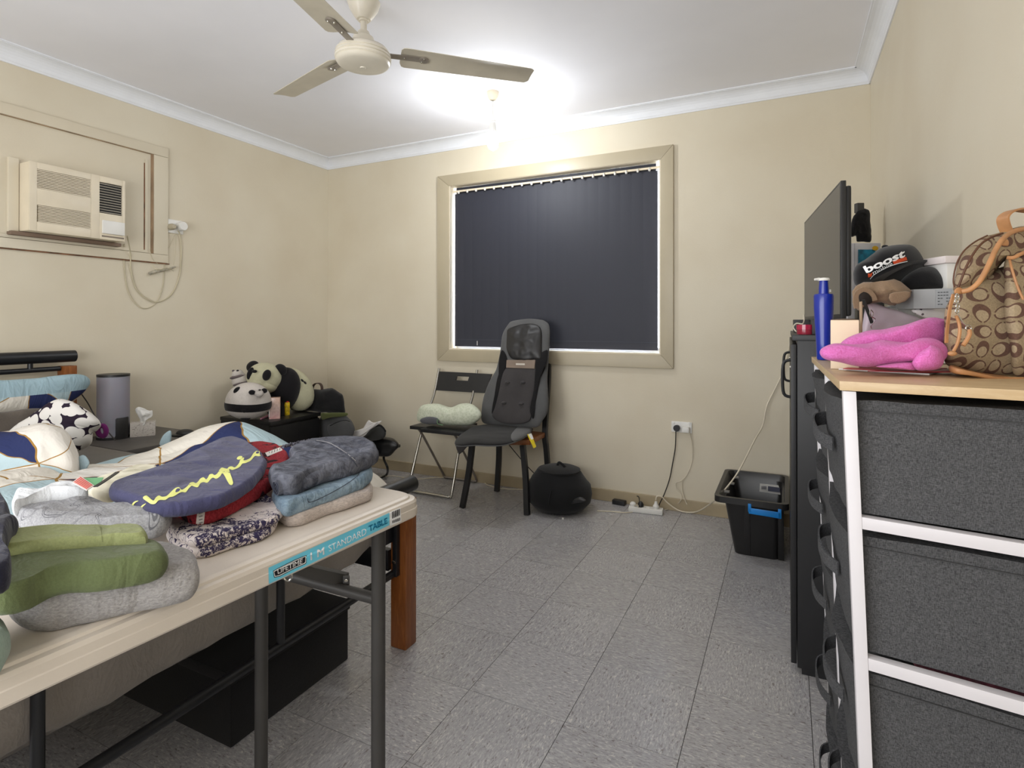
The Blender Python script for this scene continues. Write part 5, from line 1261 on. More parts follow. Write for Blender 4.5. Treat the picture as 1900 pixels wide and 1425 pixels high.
mnt, tr_m = garment('mint_cloth', 'pale mint cloth at the table edge, lower left corner', 'clothing', [(-60, 1128), (0, 1140), (14, 1152), (19, 1166), (13, 1200), (8, 1235), (0, 1262), (-60, 1290)], TZ+.001, .04, fabric('cotton_mint', (164, 184, 172), .05, 300, crease=.3), 1, seed=17, wr=.006, ws=14)
# paper tags
def sheet(name, px, z, mat, label, catg, th=.0012, dz=None):
    pts = [P(u, v, z=z+(dz[i] if dz else 0)) for i, (u, v) in enumerate(px)]
    return tag(obj(name, slabquad(pts, th, (0, 0, 1)), mat, None, False), label, catg)
tgp = thing('price_tag', 'small red and white printed tag lying on the white cloth', 'tag', P(153, 900, z=.835), None)
q_ = [P(u, v, z=.835) for u, v in ((134, 896), (149, 884), (175, 902), (161, 911))]
obj('card', slabquad(q_, .0012, (0, 0, 1)), plain('tag_paper', (232, 214, 208), .6), tgp, False)
for k in range(5):
    a, b = .12+k*.17, .20+k*.17
    def ql(s, t): return (q_[0]*(1-s)+q_[3]*s)*(1-t)+(q_[1]*(1-s)+q_[2]*s)*t
    obj('print_line', slabquad([ql(.06, a), ql(.94, a), ql(.94, b), ql(.06, b)], .0018, (0, 0, 1)), plain('tag_red', (214, 84, 70), .6) if k == 0 else bpy.data.materials['tag_red'], tgp, False)
sheet('green_tag', [(157, 888), (192, 887), (186, 898), (176, 902)], .832, plain('tag_green', (120, 186, 132), .6), 'small green tag beside the red and white price tag', 'tag')
tag(obj('black_strap', tube(nb(), [P(u, v, z=.836) for u, v in ((218, 876), (205, 885), (190, 895), (177, 903))], .002, 4, 3, flat=(.006, .0015, (0, 0, 1))), m_black), 'short black strap end lying across the cream quilted cloth', 'strap')

# ---------------------------------------------------------------- tall black cabinet and television
cab = thing('tall_cabinet', 'tall black cabinet standing behind the fabric drawer unit by the wall', 'cabinet', (3.5, -.97, 0))
CZ = 1.062; cy0, cy1 = -1.408, -.30; cx0 = 3.315
m_cab = plain('cabinet_black', (29, 29, 31), .45, var=.05, bump=.15, bscale=600)
obj('carcass', box(nb(), (cx0+.018, cy0, .02), (W-.016, cy1, CZ-.018), .001), m_cab, cab)
obj('top', box(nb(), (cx0+.004, cy0-.004, CZ-.018), (W-.015, cy1+.004, CZ), .002), m_cab, cab)
obj('plinth', box(nb(), (cx0+.03, cy0+.004, .001), (W-.02, cy1-.004, .02)), m_cab, cab, False)
for a, b in ((cy0+.001, (cy0+cy1)/2-.002), ((cy0+cy1)/2+.002, cy1-.001)):
    dr = obj('door', box(nb(), (cx0, a, .03), (cx0+.016, b, CZ-.03), .002), m_cab, cab)
    obj('handle', tube(nb(), [(cx0, a+.05, .98), (cx0-.02, a+.05, .97), (cx0-.024, a+.05, .92), (cx0-.02, a+.05, .87), (cx0, a+.05, .86)], .005, 8, 4), m_black, dr)
    obj('screw_cap', lathe(nb(), [(0, 0), (.006, 0), (.006, .003), (0, .004)], (cx0, a+.01, .96), (-1, 0, 0), 10), m_chrome, dr)
tv = thing('television', 'flat black television standing on the tall black cabinet', 'television', (3.44, -.8, CZ))
n0, n1 = V((3.442, -1.534, 0)), V((3.367, -.829, 0)); td = (n1-n0).normalized(); tn = V((-td.y, td.x, 0))   # towards the room
if tn.x > 0: tn = -tn
def TV(s, z, o): return n0+td*s+V((0, 0, z))+tn*o
Lt = (n1-n0).length; za, zb = 1.109, 1.506
def tvbox(s0, s1, z0, z1, o0, o1, bev=.002): return hexa(nb(), [TV(s0, z0, o0), TV(s1, z0, o0), TV(s1, z0, o1), TV(s0, z0, o1), TV(s0, z1, o0), TV(s1, z1, o0), TV(s1, z1, o1), TV(s0, z1, o1)], bev)
m_scr = plain('screen_glass', (46, 46, 46), .3, var=.02, spec=.8)
obj('bezel', tvbox(0, Lt, za, zb, -.014, 0), m_black, tv)
obj('screen', tvbox(.008, Lt-.008, za+.016, zb-.008, -.002, .0006, 0), m_scr, tv, False)
obj('rear_housing', tvbox(.012, Lt-.012, za+.01, zb-.012, -.030, -.0145, .007), m_cab, tv)
for s in (.16, Lt-.10):
    obj('foot', tvbox(s, s+.03, CZ+.001, za+.004, -.09, .05), m_black, tv)
bx = tag(obj('black_case', box(nb(), (3.515, -1.24, CZ+.001), (3.585, -1.12, CZ+.125), .004), m_black), 'small black case on the tall cabinet behind the television', 'case')
rj = thing('red_jar', 'small red jar on the near corner of the tall black cabinet', 'jar', (3.345, -1.36, CZ))
q = P(1494.5, 616, d=1.80); q.z = CZ+.001; q.x = max(q.x, cx0+.032); k = 1.81/FPX
m_rj = Mat('jar_red', (178, 18, 66), .2); m_rj.b.inputs['Coat Weight'].default_value = .6
obj('glass', lathe(nb(), [(0, 0), (14*k, 0), (14.5*k, 2*k), (14.5*k, 8.5*k), (0, 8.5*k)], q, seg=28), plain('jar_glass', (150, 40, 60), .15), rj)
obj('lid', lathe(nb(), [(0, 8.8*k), (15*k, 8.8*k), (15*k, 18*k), (0, 18*k)], q, seg=28), m_rj.m, rj)
tag(obj('cable', tube(nb(), [P(u, v, d=D_) for u, v, D_ in ((1491, 584, 1.86), (1492, 594, 1.86), (1489, 601, 1.88), (1478, 600, 1.90), (1472, 607, 1.9), (1477, 615, 1.87))], .0022, 6, 4), m_wc), 'short white charging cable beside the red jar', 'cable')

# ---------------------------------------------------------------- fabric drawer unit
du = thing('drawer_unit', 'grey fabric drawer unit with white metal frame and pale wood top', 'drawers', (3.52, -2.25, 0))
c0 = V((3.372, -2.508, 0)); ea = V((.990, -.137, 0)); eb = V((-.020, 1.0, 0)); LA, LB = .272, .60; DZ = 1.008
def Dp(a, b, z): return c0+ea*a+eb*b+V((.037*(DZ-z), 0, z))
def dbox(a0, a1, b0, b1, z0, z1, bev=.0): return hexa(nb(), [Dp(a0, b0, z0), Dp(a1, b0, z0), Dp(a1, b1, z0), Dp(a0, b1, z0), Dp(a0, b0, z1), Dp(a1, b0, z1), Dp(a1, b1, z1), Dp(a0, b1, z1)], bev)
m_wm = plain('white_metal', (212, 208, 211), .4, var=.01)
ZD = DZ+.0125
m_du = Mat('drawer_fabric', (84, 84, 85), .95, spec=.15)
v_ = m_du.coord(); x, y, z = m_du.xyz(v_); n_ = m_du.noise(v_, 60, 2)
wx = m_du.noise(m_du.vec(x*260, y*260, z*1400), 1, 2, .6); wz = m_du.noise(m_du.vec(x*1400, y*1400, z*260), 1, 2, .6)
sg = m_du.noise(m_du.vec(x*70, y*70, z*420), 1, 2)
m_du.base(m_du.mix(((wx*.5+wz*.5-.36)*3.6).max(0.0).min(1.0), (52, 52, 54), (98, 98, 99))); m_du.bump(wx+wz, .6, .001); m_du = m_du.m
obj('wood_top', dbox(-.004, LA+.004, -.004, LB+.006, DZ, ZD, .0008), m_oak, du)
pw = .0155
for a, b in ((0, 0), (LA-pw, 0), (0, LB-pw), (LA-pw, LB-pw), (0, LB/2-pw/2), (LA-pw, LB/2-pw/2)):
    obj('post', dbox(a, a+pw, b, b+pw, .001, DZ-.001, .001), m_wm, du)
rails = [.833, .648, .463, .278, .093]
for zr in rails:
    for b in (0, LB-pw): obj('rail', dbox(pw, LA-pw, b+.0005, b+pw-.0005, zr-.008, zr+.008, .0008), m_wm, du)
    for b in (pw, LB/2+pw/2):
        obj('rail', dbox(LA-pw+.001, LA-.001, b, b+LB/2-1.5*pw, zr-.008, zr+.008, .0008), m_wm, du)
tops = [DZ-.004]+[r+.008+.001-.012 for r in rails[:-1]]
hd_z = (.905, .735, .60, .40, .22)
for k, zr in enumerate(rails):
    zt = (DZ-.013) if k == 0 else rails[k-1]-.020
    zb_ = zr+.009
    for col, (b0, b1) in enumerate(((pw+.002, LB/2-pw/2-.002), (LB/2+pw/2+.002, LB-pw-.002))):
        out = -.008-(.006 if (k+col) % 2 else .0)
        bm = nb(); n = 8; g = []
        # soft bin: front face bulges and sags
        hexa(bm, [Dp(.004, b0, zb_), Dp(LA-.004, b0, zb_), Dp(LA-.004, b1, zb_), Dp(.004, b1, zb_), Dp(.004, b0, zt), Dp(LA-.004, b0, zt), Dp(LA-.004, b1, zt), Dp(.004, b1, zt)])
        bmesh.ops.subdivide_edges(bm, edges=bm.edges[:], cuts=6, use_grid_fill=True)
        for vtx in bm.verts:
            la = (vtx.co-Dp(0, 0, vtx.co.z)).dot(ea.normalized()); lb = (vtx.co-Dp(0, 0, vtx.co.z)).dot(eb.normalized())
            tb_ = (lb-b0)/(b1-b0); tz_ = (vtx.co.z-zb_)/(zt-zb_)
            if la < .02: vtx.co += ea*(-.016*math.sin(PI*min(1, max(0, tb_)))*(.4+.6*tz_)+.006*fnoise(vtx.co, 14, k*3+col))
            if lb-b0 < .004 and la > .02: vtx.co += eb*(.002+.0025*fnoise(vtx.co, 9, k+col))
            if tz_ > .99: vtx.co.z -= .006*math.sin(PI*min(1, max(0, tb_)))+.004*abs(fnoise(vtx.co, 12, k))
        dw = obj('drawer', bm, m_du, du, angle=60)
        if col == 0:
            obj('hem', dbox(pw+.002, LA-pw-.002, b0-.0012, b0+.0005, zt-.016, zt-.0148), plain('hem_grey', (64, 64, 65), .95) if k == 0 else bpy.data.materials['hem_grey'], dw, False)
        hb0 = b0+(b1-b0)*.28; hb1 = b0+(b1-b0)*.62; hz = (zb_+zt)/2+.012
        obj('handle', tube(nb(), [Dp(-.008, hb1+.01, hz+.01), Dp(-.024, hb1-.01, hz+.008), Dp(-.029, (hb0+hb1)/2, hz+.003), Dp(-.024, hb0+.012, hz-.006), Dp(-.008, hb0-.012, hz-.012)], .01, 4, 5, flat=(.022, .0025, (1, 0, 0))), m_du, dw)
bpy.data.objects  # clothing peeking out of the third drawer
m_peek = fabric('peek_cloth', (44, 34, 42), .5, 220, col2=(110, 60, 70))
bm = nb(); pad(bm, [Dp(a, .035+.0*a, .636) for a in (.08, .12, .16, .2, .24)]+[Dp(a, .075, .637) for a in (.24, .2, .16, .12, .08)], .012, wr=.004, ws=40, p=3)
tag(obj('folded_clothing', bm, m_peek), 'dark patterned clothing peeking out of the lowest visible drawer', 'clothing')

# ---------------------------------------------------------------- things on the drawer unit
bot = thing('pump_bottle', 'slim blue pump bottle with white nozzle on the drawer unit', 'bottle', P(1529, 669, z=ZD))
q = P(1528.5, 668, z=ZD); k = proj(q)[2]/FPX
m_bb = Mat('bottle_blue', (22, 44, 150), .32); m_bb.b.inputs['Coat Weight'].default_value = .3; m_bb = m_bb.m
obj('bottle_body', lathe(nb(), [(0, .5*k), (10.5*k, .5*k), (11.7*k, 3*k), (12.5*k, 30*k), (15*k, 70*k), (16.3*k, 95*k), (16.6*k, 118*k), (15.5*k, 122*k), (9*k, 123*k), (9*k, 124*k), (0, 124*k)], q, seg=40), m_bb, bot)
obj('collar', lathe(nb(), [(8.3*k, 124*k), (8.3*k, 132*k), (7.2*k, 147*k), (0, 147*k)], q, seg=28), m_bb, bot)
bm = nb(); lathe(bm, [(0, 147*k), (10*k, 147*k), (10.5*k, 149*k), (9*k, 152*k), (0, 153*k)], q, seg=24)
tube(bm, [q+V((0, 0, 150*k))-cR*8*k, q+V((0, 0, 149.5*k))-cR*17*k], [3*k, 2*k], 8)
obj('pump_head', bm, m_white, bot)
bm = tube(nb(), [q+V((0, 0, 126*k))+cR*11*k, q+V((0, 0, 131*k))+cR*11*k], 2.6*k, 8); obj('clip', bm, m_white, bot)
bb = thing('cream_box', 'small pale cream box between the blue bottle and pink towel', 'box', P(1567, 692, z=ZD))
a, b = P(1541, 685, z=ZD), P(1594, 687, z=ZD); M_ = frameM(V((a.x, a.y, ZD)), V((b.x-a.x, b.y-a.y, 0))); L = (b-a).length; hbx = (686-595)*proj(a)[2]/FPX
m_cb2 = plain('box_cream', (224, 204, 176), .6, var=.02)
obj('carton', box(nb(), (0, 0, .0005), (L, L, hbx), .0012, M_), m_cb2, bb)
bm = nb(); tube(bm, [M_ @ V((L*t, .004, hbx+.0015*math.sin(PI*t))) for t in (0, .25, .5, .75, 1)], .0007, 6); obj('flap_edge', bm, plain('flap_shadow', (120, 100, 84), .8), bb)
m_tw = fabric('towel_pink', (246, 90, 172), .12, 420, bump=.8, big=9, col2=(254, 130, 200), dist=.0014)
tw = thing('pink_towel', 'fluffy bright pink towel folded on the drawer unit', 'towel', P(1640, 684, z=ZD))
def towel(name, px, d, th, seed, wr=.005):
    bm = nb(); facepad(bm, px, th, p=3, wr=wr, ws=18, seed=seed, d=d); return obj(name, bm, m_tw, tw, angle=80)
towel('upper_fold', [(1548, 652), (1560, 634), (1575, 624), (1599, 616), (1616, 613), (1641, 611), (1676, 603), (1705, 594), (1728, 589), (1745, 591), (1757, 599), (1758, 634), (1740, 650), (1690, 655), (1620, 660), (1570, 662)], .895, .09, 3, .007)
towel('lower_fold', [(1521, 656), (1526, 646), (1542, 638), (1556, 637), (1580, 639), (1610, 638), (1634, 633), (1662, 634), (1690, 634), (1710, 627), (1730, 627), (1748, 634), (1757, 645), (1756, 660), (1745, 672), (1720, 671), (1694, 671), (1660, 674), (1624, 680), (1590, 679), (1556, 672), (1530, 667)], .842, .08, 4, .006)
towel('rolled_edge', [(1694, 670), (1705, 655), (1722, 645), (1728, 641), (1745, 648), (1751, 662), (1750, 675), (1739, 685), (1718, 688), (1702, 686), (1695, 678)], .815, .05, 6, .003)
towel('bottom_fold', [(1625, 680), (1660, 674), (1693, 672), (1700, 680), (1698, 687), (1664, 684)], .825, .05, 7, .002)
def rsheet(name, px, z, th, mat, par): return obj(name, slabquad([P(u, v, z=z) for u, v in px], th, (0, 0, 1)), mat, par, False)
bk = thing('red_booklet', 'thin red and white booklet lying under the pink towel', 'booklet', P(1640, 688, z=ZD))
rsheet('white_pages', [(1556, 686), (1724, 696), (1760, 686), (1600, 676)], ZD+.0005, .0022, plain('page_white', (232, 226, 222), .6), bk)
rsheet('red_cover', [(1564, 685), (1700, 690.5), (1758, 684), (1602, 676)], ZD+.003, .0012, plain('cover_red', (178, 28, 44), .45), bk)
bk2 = tag(rsheet('leaflet', [(1610, 689), (1700, 691), (1765, 691), (1765, 687), (1690, 686)][:4], ZD+.0045, .0010, bpy.data.materials['cover_red'], None), 'second red leaflet slipped between booklet and backpack', 'leaflet')
# white box with teal picture and the black clutch
wb = thing('white_box', 'white box with a teal picture behind the black cap', 'box', P(1600, 540, d=2.5))
F1 = [P(u, v, d=2.46) for u, v in ((1576, 566), (1633, 562), (1634, 449), (1573, 451))]
n_ = V((cF.x, cF.y, 0)).normalized()
zz0, zz1 = CZ+.0005, F1[3].z
A_, B_ = F1[3].copy(), F1[2].copy()
def upr(A, B, z0, z1, dep, bev=.001, back=n_): return hexa(nb(), [V((A.x, A.y, z0)), V((B.x, B.y, z0)), V((B.x, B.y, z0))+back*dep, V((A.x, A.y, z0))+back*dep, V((A.x, A.y, z1)), V((B.x, B.y, z1)), V((B.x, B.y, z1))+back*dep, V((A.x, A.y, z1))+back*dep], bev)
obj('carton', upr(A_, B_, zz0, zz1, .06), plain('carton_white', (222, 222, 230), .5), wb)
pa, pb = P(1592.5, 463, d=2.455), P(1624, 463, d=2.455); obj('teal_panel', upr(pa, pb, pa.z-.20, pa.z, .001, 0), plain('teal_print', (20, 110, 140), .4, var=.3, scale=40), wb, False)
pa, pb = P(1618, 458, d=2.45), P(1630, 458, d=2.45); obj('yellow_flower', ell(nb(), (pa+pb)/2-V((0, 0, .006)), .014, .001, .010, cR, hz if False else n_, (0, 0, 1), 10, 6), plain('flower_yellow', (222, 176, 40), .5), wb)
pa, pb = P(1585.5, 451, d=2.457), P(1586.3, 451, d=2.457); obj('box_edge', upr(pa, pb, zz0, pa.z-.001, .0004, 0), plain('edge_grey', (170, 170, 180), .5), wb, False)
cl_ = thing('black_clutch', 'small black ruched pouch standing on the white box', 'pouch', P(1600, 448, d=2.5))
bm = nb(); facepad(bm, [(1576, 433), (1579, 418), (1581, 407), (1586, 397), (1592, 390), (1604, 387), (1613, 391), (1615, 410), (1616, 430), (1616, 448), (1600, 449), (1590, 448), (1588, 438), (1580, 440)], .06, p=3, wr=.003, ws=30, seed=3, ridge=1.2, d=2.49); obj('pouch_body', bm, fabric('clutch_black', (20, 19, 20), .3, 300, bump=.6), cl_)
obj('pouch_top', upr(P(1591, 394, d=2.48), P(1604, 394, d=2.48), P(1590, 394, d=2.48).z, P(1590, 376, d=2.48).z, .025, .003), plain('clutch_top', (62, 60, 58), .6), cl_)
# caps
m_capb = fabric('cap_black', (22, 22, 24), .15, 420, bump=.3); m_tan = fabric('cap_tan', (146, 122, 98), .06, 420, bump=.3)
cap2 = thing('plain_cap', 'second plain black cap underneath the lettered black cap', 'cap', P(1720, 530, d=1.20))
bm = nb(); facepad(bm, [(1660, 545), (1680, 512), (1706, 498), (1730, 497), (1746, 506), (1757, 519), (1759, 538), (1730, 542), (1700, 548)], .10, p=3, wr=.003, seed=4, d=1.10); obj('crown', bm, m_capb, cap2)
bc_ = thing('lettered_cap', 'black cap with white and orange lettering on top of the pile', 'cap', P(1650, 530, d=1.12))
bm = nb(); facepad(bm, [(1583, 512), (1585, 500), (1591, 491), (1606, 482), (1618, 473), (1632, 463), (1645, 458), (1668, 455), (1690, 456), (1702, 464), (1711, 477), (1716, 490), (1712, 508), (1690, 520), (1650, 528), (1610, 532), (1588, 530)], .16, p=2.2, wr=.003, seed=5, d=1.13); bm.normal_update(); tr_c = bvh_of(bm); obj('crown', bm, m_capb, bc_)
obj('top_button', ell(nb(), P(1642, 458, d=1.15), .006, .006, .004), m_capb, bc_)
# brim: curved sheet
bm = nb(); up = cat([P(u, v, d=q) for u, v, q in ((1615, 519, 1.05), (1640, 505, 1.04), (1668, 493, 1.045), (1692, 484, 1.06), (1714, 482, 1.09), (1731, 484, 1.12), (1738, 491, 1.15))], 5)
lo = cat([P(u, v, d=q) for u, v, q in ((1624, 530, 1.10), (1648, 519, 1.12), (1672, 508, 1.13), (1694, 502, 1.14), (1712, 500, 1.15), (1726, 499, 1.16), (1735, 500, 1.17))], 5)
ua = [bm.verts.new(p) for p in up]; la_ = [bm.verts.new(p) for p in lo]
ub_ = [bm.verts.new(p-V((0, 0, .003))) for p in up]; lb_ = [bm.verts.new(p-V((0, 0, .003))) for p in lo]
for i in range(len(up)-1):
    bm.faces.new((ua[i], ua[i+1], la_[i+1], la_[i])); bm.faces.new((ub_[i], lb_[i], lb_[i+1], ub_[i+1])); bm.faces.new((ua[i], ub_[i], ub_[i+1], ua[i+1])); bm.faces.new((la_[i], la_[i+1], lb_[i+1], lb_[i]))
bm.faces.new((ua[0], la_[0], lb_[0], ub_[0])); bm.faces.new((ua[-1], ub_[-1], lb_[-1], la_[-1]))
obj('brim', bm, m_capb, bc_)
m_or = plain('print_orange', (200, 74, 34), .7)
text_on('lettering', 'boost', [(1600.5, 495), (1679, 461), (1679.5, 476.5), (1608, 507.5)], m_inkw, bc_, tr_c, .0012, .03)
text_on('lettering', 'mobile', [(1618, 503), (1655, 485.5), (1656, 491.5), (1621, 510)], m_inkw, bc_, tr_c, .0012, .005)
poly_on('orange_block', [(1656, 484.5), (1681.5, 476.5), (1683.5, 482.5), (1658.5, 490.5)], m_or, bc_, tr_c, .0012, 3)
poly_on('orange_mark', [(1610.5, 507.5), (1615, 508), (1619, 505), (1617, 513), (1611, 515)], m_or, bc_, tr_c, .0012, 3)
line_on('white_line', [(1614.5, 518), (1620, 511.5), (1627, 506.5), (1638, 500), (1651, 494), (1668, 488.5), (1684, 485)], 1.3, m_inkw, bc_, tr_c, .0014)
tc = thing('tan_cap', 'crumpled tan cap in front of the lettered black cap', 'cap', P(1630, 575, d=1.08))
bm = nb(); facepad(bm, [(1579, 552), (1580, 542), (1588, 530), (1604, 523), (1625, 517), (1645, 516), (1660, 517), (1668, 523), (1678, 533), (1694, 539), (1694, 551), (1682, 558), (1668, 566), (1650, 566), (1636, 562), (1610, 560), (1597, 578), (1586, 570)], .07, p=4, wr=.010, ws=16, seed=8, ridge=1.4, smooth='poly', d=1.05); obj('crown', bm, m_tan, tc)
bm = nb(); facepad(bm, [(1593, 551), (1597, 544), (1606, 541), (1614, 545), (1619, 553), (1618, 562), (1606, 566), (1597, 564)], .02, p=3, d=1.02); obj('opening', bm, plain('cap_inside', (36, 28, 24), .9), tc)
fp0 = facepad(nb(), [(1647, 543), (1668, 541), (1693, 538), (1694, 551), (1680, 560), (1667, 567), (1650, 564)], .012, p=6, wr=.002, smooth='poly', d=1.0); obj('brim', fp0, m_tan, tc)
obj('closure_strap', tube(nb(), [P(u, v, d=1.015) for u, v in ((1589, 572), (1587, 556), (1590, 544), (1600, 537.5), (1611, 540), (1620, 549), (1623, 558))], .003, 8, 5, flat=(.003, .008, (0, 0, 1))), m_tan, tc)
obj('hanging_strap', tube(nb(), [P(1597, 560, d=.99), P(1597.5, 590, d=.985), P(1597, 622, d=.98)], .003, 4, 3, flat=(.006, .0018, tuple(cR))), plain('strap_beige', (176, 150, 122), .7), tc)
obj('black_strap', tube(nb(), [P(u, v, d=.98) for u, v in ((1602, 556), (1608, 572), (1614, 588), (1618, 600))], .003, 4, 4, flat=(.007, .002, (0, 0, 1))), m_black, tc)
obj('ring', tube(nb(), [P(u, v, d=.975) for u, v in ((1615, 575), (1620, 580), (1618, 588), (1614, 584))], .0008, 6, 4, closed=True), m_chrome, tc)
obj('ring', tube(nb(), [P(u, v, d=.973) for u, v in ((1617, 588), (1624, 592), (1620, 600), (1616, 604), (1617, 610))], .0008, 6, 4), m_chrome, tc)
pc = thing('plastic_pouch', 'translucent lavender plastic pouch standing behind the pink towel', 'pouch', P(1650, 600, d=1.03))
bm = nb(); facepad(bm, [(1600, 618), (1603, 590), (1605, 560), (1612, 558), (1640, 568), (1676, 579), (1710, 592), (1712, 612), (1680, 628), (1640, 635), (1605, 634)], .03, p=4, wr=.005, ws=20, seed=5, d=1.05); obj('film', bm, plain('film_lavender', (196, 182, 194), .35, var=.05), pc)
wc_ = tag(obj('white_cloth', facepad(nb(), [(1640, 572), (1668, 566), (1700, 566), (1740, 570), (1770, 574), (1772, 600), (1740, 606), (1700, 600), (1660, 590)], .05, p=3, wr=.005, ws=16, seed=3, d=1.10), fabric('cloth_pale', (206, 208, 206), .04)), 'pale folded cloth behind the lavender plastic pouch', 'cloth')
dmat = Mat('dotted_cloth', (228, 224, 222), .9); v_ = dmat.coord(); dd = dmat.voro(v_, 95, 'F1', .3); dmat.base(dmat.mix(dd < .22, (232, 228, 226), (104, 92, 96)))
tag(obj('dotted_cloth', facepad(nb(), [(1690, 576), (1715, 571), (1760, 570), (1765, 592), (1740, 596), (1712, 590)], .03, p=4, wr=.003, seed=9, d=1.055), dmat.m), 'white cloth with small dark dots behind the pink towel', 'cloth')
gb = thing('grey_box', 'flat grey cardboard box with printed label beside the tan cap', 'box', P(1728, 570, d=1.02))
A_, B_ = P(1695, 537, d=1.04), P(1768, 535, d=1.00); zt_ = A_.z; zb_ = P(1696, 573, d=1.04).z
obj('carton', upr(A_, B_, zb_, zt_, .05), plain('carton_grey', (150, 151, 150), .55), gb)
m_lbl = plain('label_ink', (70, 72, 74), .6)
def bl3(s, t, o=.0012): 
    p = A_.lerp(B_, s); return V((p.x, p.y, zb_+(zt_-zb_)*t))-n_*o
obj('label_panel', hexa(nb(), [bl3(.56, .06, .0004), bl3(.99, .06, .0004), bl3(.99, .06, 0), bl3(.56, .06, 0), bl3(.56, .94, .0004), bl3(.99, .94, .0004), bl3(.99, .94, 0), bl3(.56, .94, 0)]), plain('label_panel_grey', (138, 140, 140), .5), gb, False)
rr_ = random.Random(11)
for i in range(5):
    for j in range(5):
        if rr_.random() < .35: continue
        s, t = .62+i*.07, .18+j*.15; obj('print_mark', hexa(nb(), [bl3(s, t), bl3(s+.045, t), bl3(s+.045, t, .0005), bl3(s, t, .0005), bl3(s, t+.05), bl3(s+.045, t+.05), bl3(s+.045, t+.05, .0005), bl3(s, t+.05, .0005)]), m_lbl, gb, False)
wk = thing('white_bucket', 'white container with a rim behind the brown backpack', 'container', P(1790, 560, d=1.06))
A_, B_ = P(1757, 488, d=1.06), P(1800, 482, d=1.06); obj('carton', upr(A_, B_, ZD+.001, A_.z, .06, .003), m_white, wk)
A_, B_ = P(1754, 488, d=1.055), P(1804, 482, d=1.055); obj('rim', upr(A_, B_, A_.z, P(1756, 474, d=1.055).z, .07, .003), plain('rim_pale', (226, 216, 212), .5), wk)

# ---------------------------------------------------------------- brown monogram backpack
def mono():
    M = Mat('monogram_canvas', (164, 140, 108), .9, spec=.2)
    v = M.coord(rot=(0, 0, -YAW)); x, y, z = M.xyz(v)
    nx = M.noise(v, 13, 1); x = x+(nx-.5)*.03; z = z+(M.noise(v, 10, 1)-.5)*.03
    s = .027
    fx, fz = x*(1/s), z*(1/s); ix, iz = fx.floor(), fz.floor(); a, b = fx-ix-.5, fz-iz-.5
    par = (ix+iz).mod(2.0); par2 = ((ix*.5).floor()+iz).mod(2.0)
    p, q = a*(1-par)+b*par, b*(1-par)+a*par
    sg = par2*2-1; p = p*sg
    o1 = ((p*(1/.50)).op('POWER', 2)+(q*(1/.38)).op('POWER', 2)) < 1
    pi_ = p-.12
    i1 = ((pi_*(1/.30)).op('POWER', 2)+(q*(1/.285)).op('POWER', 2)) < 1
    gap = (p > .25)*(q.abs() < .05)
    ink = o1*(1-i1)*(1-gap)
    f = M.noise(v, 420, 2)
    base = M.mix(i1, (160, 142, 114), (176, 158, 130))
    c = M.mix(ink, base, (108, 82, 70)); c = M.mix(.35, c, M.ramp(f, [(.3, (150, 150, 150)), (.7, (255, 255, 255))]), 'MULTIPLY')
    M.base(c); M.bump(f, .5, .001); return M.m
bp = thing('monogram_backpack', 'beige and brown monogram canvas backpack with tan leather trim', 'backpack', P(1850, 700, d=.84))
m_mono = mono(); m_lth = plain('tan_leather', (178, 128, 84), .5, var=.08, scale=40); m_ldk = plain('dark_leather', (90, 56, 36), .6)
def fp(name, px, d, th, mat, seed=1, wr=.003, p=3, ws=14, **k):
    bm = nb(); facepad(bm, px, th, p=p, wr=wr, ws=ws, seed=seed, d=d); bm.normal_update(); t = bvh_of(bm); return obj(name, bm, mat, bp, angle=80), t
o_, tr_b = fp('bag_body', [(1752, 580), (1758, 560), (1768, 540), (1780, 520), (1830, 505), (1880, 490), (1930, 500), (1950, 560), (1955, 640), (1945, 700), (1897, 703), (1838, 698), (1789, 688), (1757, 677), (1751, 650), (1753, 615)], .865, .12, m_mono, 5, .006, 3.5)
fl, tr_f = fp('flap', [(1769, 541), (1770, 525), (1777, 490), (1785, 473), (1795, 461), (1821, 442), (1850, 434), (1880, 425), (1905, 422), (1945, 438), (1940, 470), (1905, 478), (1872, 480), (1857, 492), (1842, 512), (1820, 533), (1795, 541)], .86, .13, m_mono, 7, .003, 3)
fp('front_gather', [(1866, 480), (1890, 476), (1940, 480), (1950, 560), (1950, 690), (1905, 700), (1880, 690), (1872, 640), (1862, 580), (1862, 520)], .83, .09, m_mono, 9, .006, 3)
fp('leather_base', [(1763, 678), (1790, 686), (1838, 695), (1900, 700), (1950, 698), (1950, 708), (1897, 709.5), (1838, 704), (1790, 694), (1764, 690)], .825, .10, m_lth, 2, .001, 5)
def strap(name, px, w_, mat=m_lth, th=.0025, up=None): 
    return obj(name, tube(nb(), [P(u, v, d=d) for u, v, d in px], .003, 4, 6, flat=(w_, th, up or tuple(-cF))), mat, bp)
obj('flap_trim', tube(nb(), [P(u, v, d=d) for u, v, d in ((1785, 541, .788), (1800, 537, .782), (1814, 526, .778), (1825, 510, .776), (1836, 488, .776), (1846, 466, .778), (1857, 448, .782), (1868, 437, .79), (1885, 428, .80), (1910, 425, .81), (1950, 432, .83))], .0034, 10, 5), m_lth, bp)
obj('flap_edge', tube(nb(), [P(u, v, d=d) for u, v, d in ((1775, 540, .80), (1783, 520, .795), (1792, 497, .792), (1804, 474, .792), (1820, 453, .795), (1838, 441, .80), (1860, 433, .81))], .0016, 8, 5), m_ldk, bp)
obj('flap_cord', tube(nb(), [P(u, v, d=d) for u, v, d in ((1771, 533, .80), (1769, 520, .80), (1772, 500, .80), (1778, 482, .80), (1790, 464, .80), (1810, 448, .805), (1832, 437, .81))], .0011, 8, 5), m_ldk, bp)
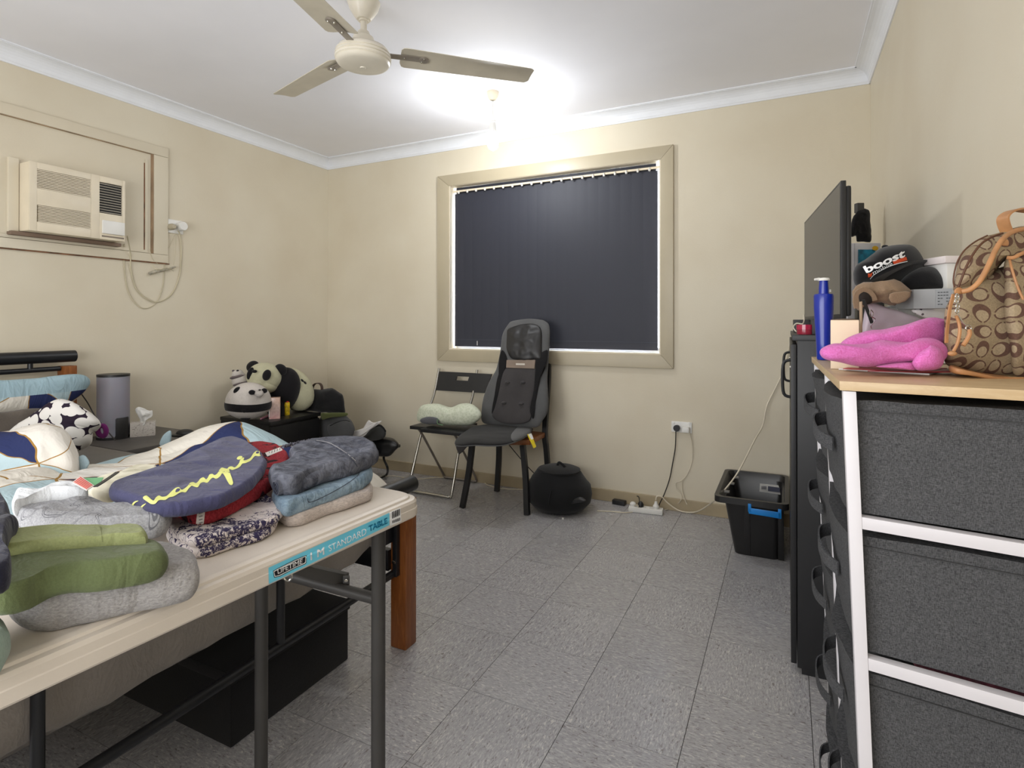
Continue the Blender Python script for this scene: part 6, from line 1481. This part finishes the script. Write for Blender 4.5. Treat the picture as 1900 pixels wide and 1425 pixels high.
fp('leather_tab', [(1771, 538), (1778, 533), (1786, 536), (1787, 544), (1778, 546), (1771, 544)], .79, .008, m_lth, 1, .0, 4)
strap('top_handle', [(1869, 432, .83), (1863, 418, .83), (1861, 405, .83), (1868, 396, .83), (1882, 390, .83), (1900, 390, .83), (1930, 398, .83), (1938, 425, .83)], .020, m_lth, .0025, (0, 0, 1))
fp('leather_patch', [(1857, 448), (1868, 444), (1872, 449), (1870, 456), (1858, 455)], .785, .006, m_lth, 1, .0, 4)
obj('drawstring', tube(nb(), [P(u, v, d=d) for u, v, d in ((1869, 478, .785), (1880, 478, .78), (1893, 472, .78), (1915, 462, .79))], .0026, 8, 5), m_lth, bp)
obj('drawstring', tube(nb(), [P(u, v, d=d) for u, v, d in ((1873, 480, .785), (1877, 497, .776), (1883, 517, .772), (1890, 537, .770), (1899, 556, .768))], .0016, 8, 5), m_lth, bp)
for i, (u, v) in enumerate(((1776, 550), (1775, 559), (1777, 568), (1776, 577))):
    obj('chain_link', tube(nb(), [P(u+a*3, v+b*5, d=.786) for a, b in ((0, -1), (1, 0), (0, 1), (-1, 0))], .0010, 6, 4, closed=True), m_chrome, bp)
obj('clasp', tube(nb(), [P(1777, 584, d=.785), P(1788, 600, d=.782), P(1795, 606, d=.782)], .0013, 8), m_chrome, bp)
obj('clasp_ring', tube(nb(), [P(1797+a*5, 609+b*6, d=.782) for a, b in ((0, -1), (1, 0), (0, 1), (-1, 0))], .0011, 6, 5, closed=True), m_chrome, bp)
def rcord(px, r): return obj('hanging_cord', tube(nb(), [P(u, v, d=d) for u, v, d in px], r, 8, 5), m_lth, bp)
rcord([(1774, 586, .784), (1779, 598, .784), (1781, 612, .783), (1779, 628, .783), (1775, 641, .784), (1769, 652, .784)], .0021)
rcord([(1798, 612, .782), (1799, 620, .780), (1794, 631, .780), (1787, 641, .780)], .0028)
obj('cord_knot', ell(nb(), P(1767, 656, d=.784), .0055, .004, .0035), m_lth, bp)
strap('side_strap', [(1769, 546, .795), (1763, 570, .795), (1760, 590, .795), (1757, 615, .798), (1756, 636, .80)], .0036)
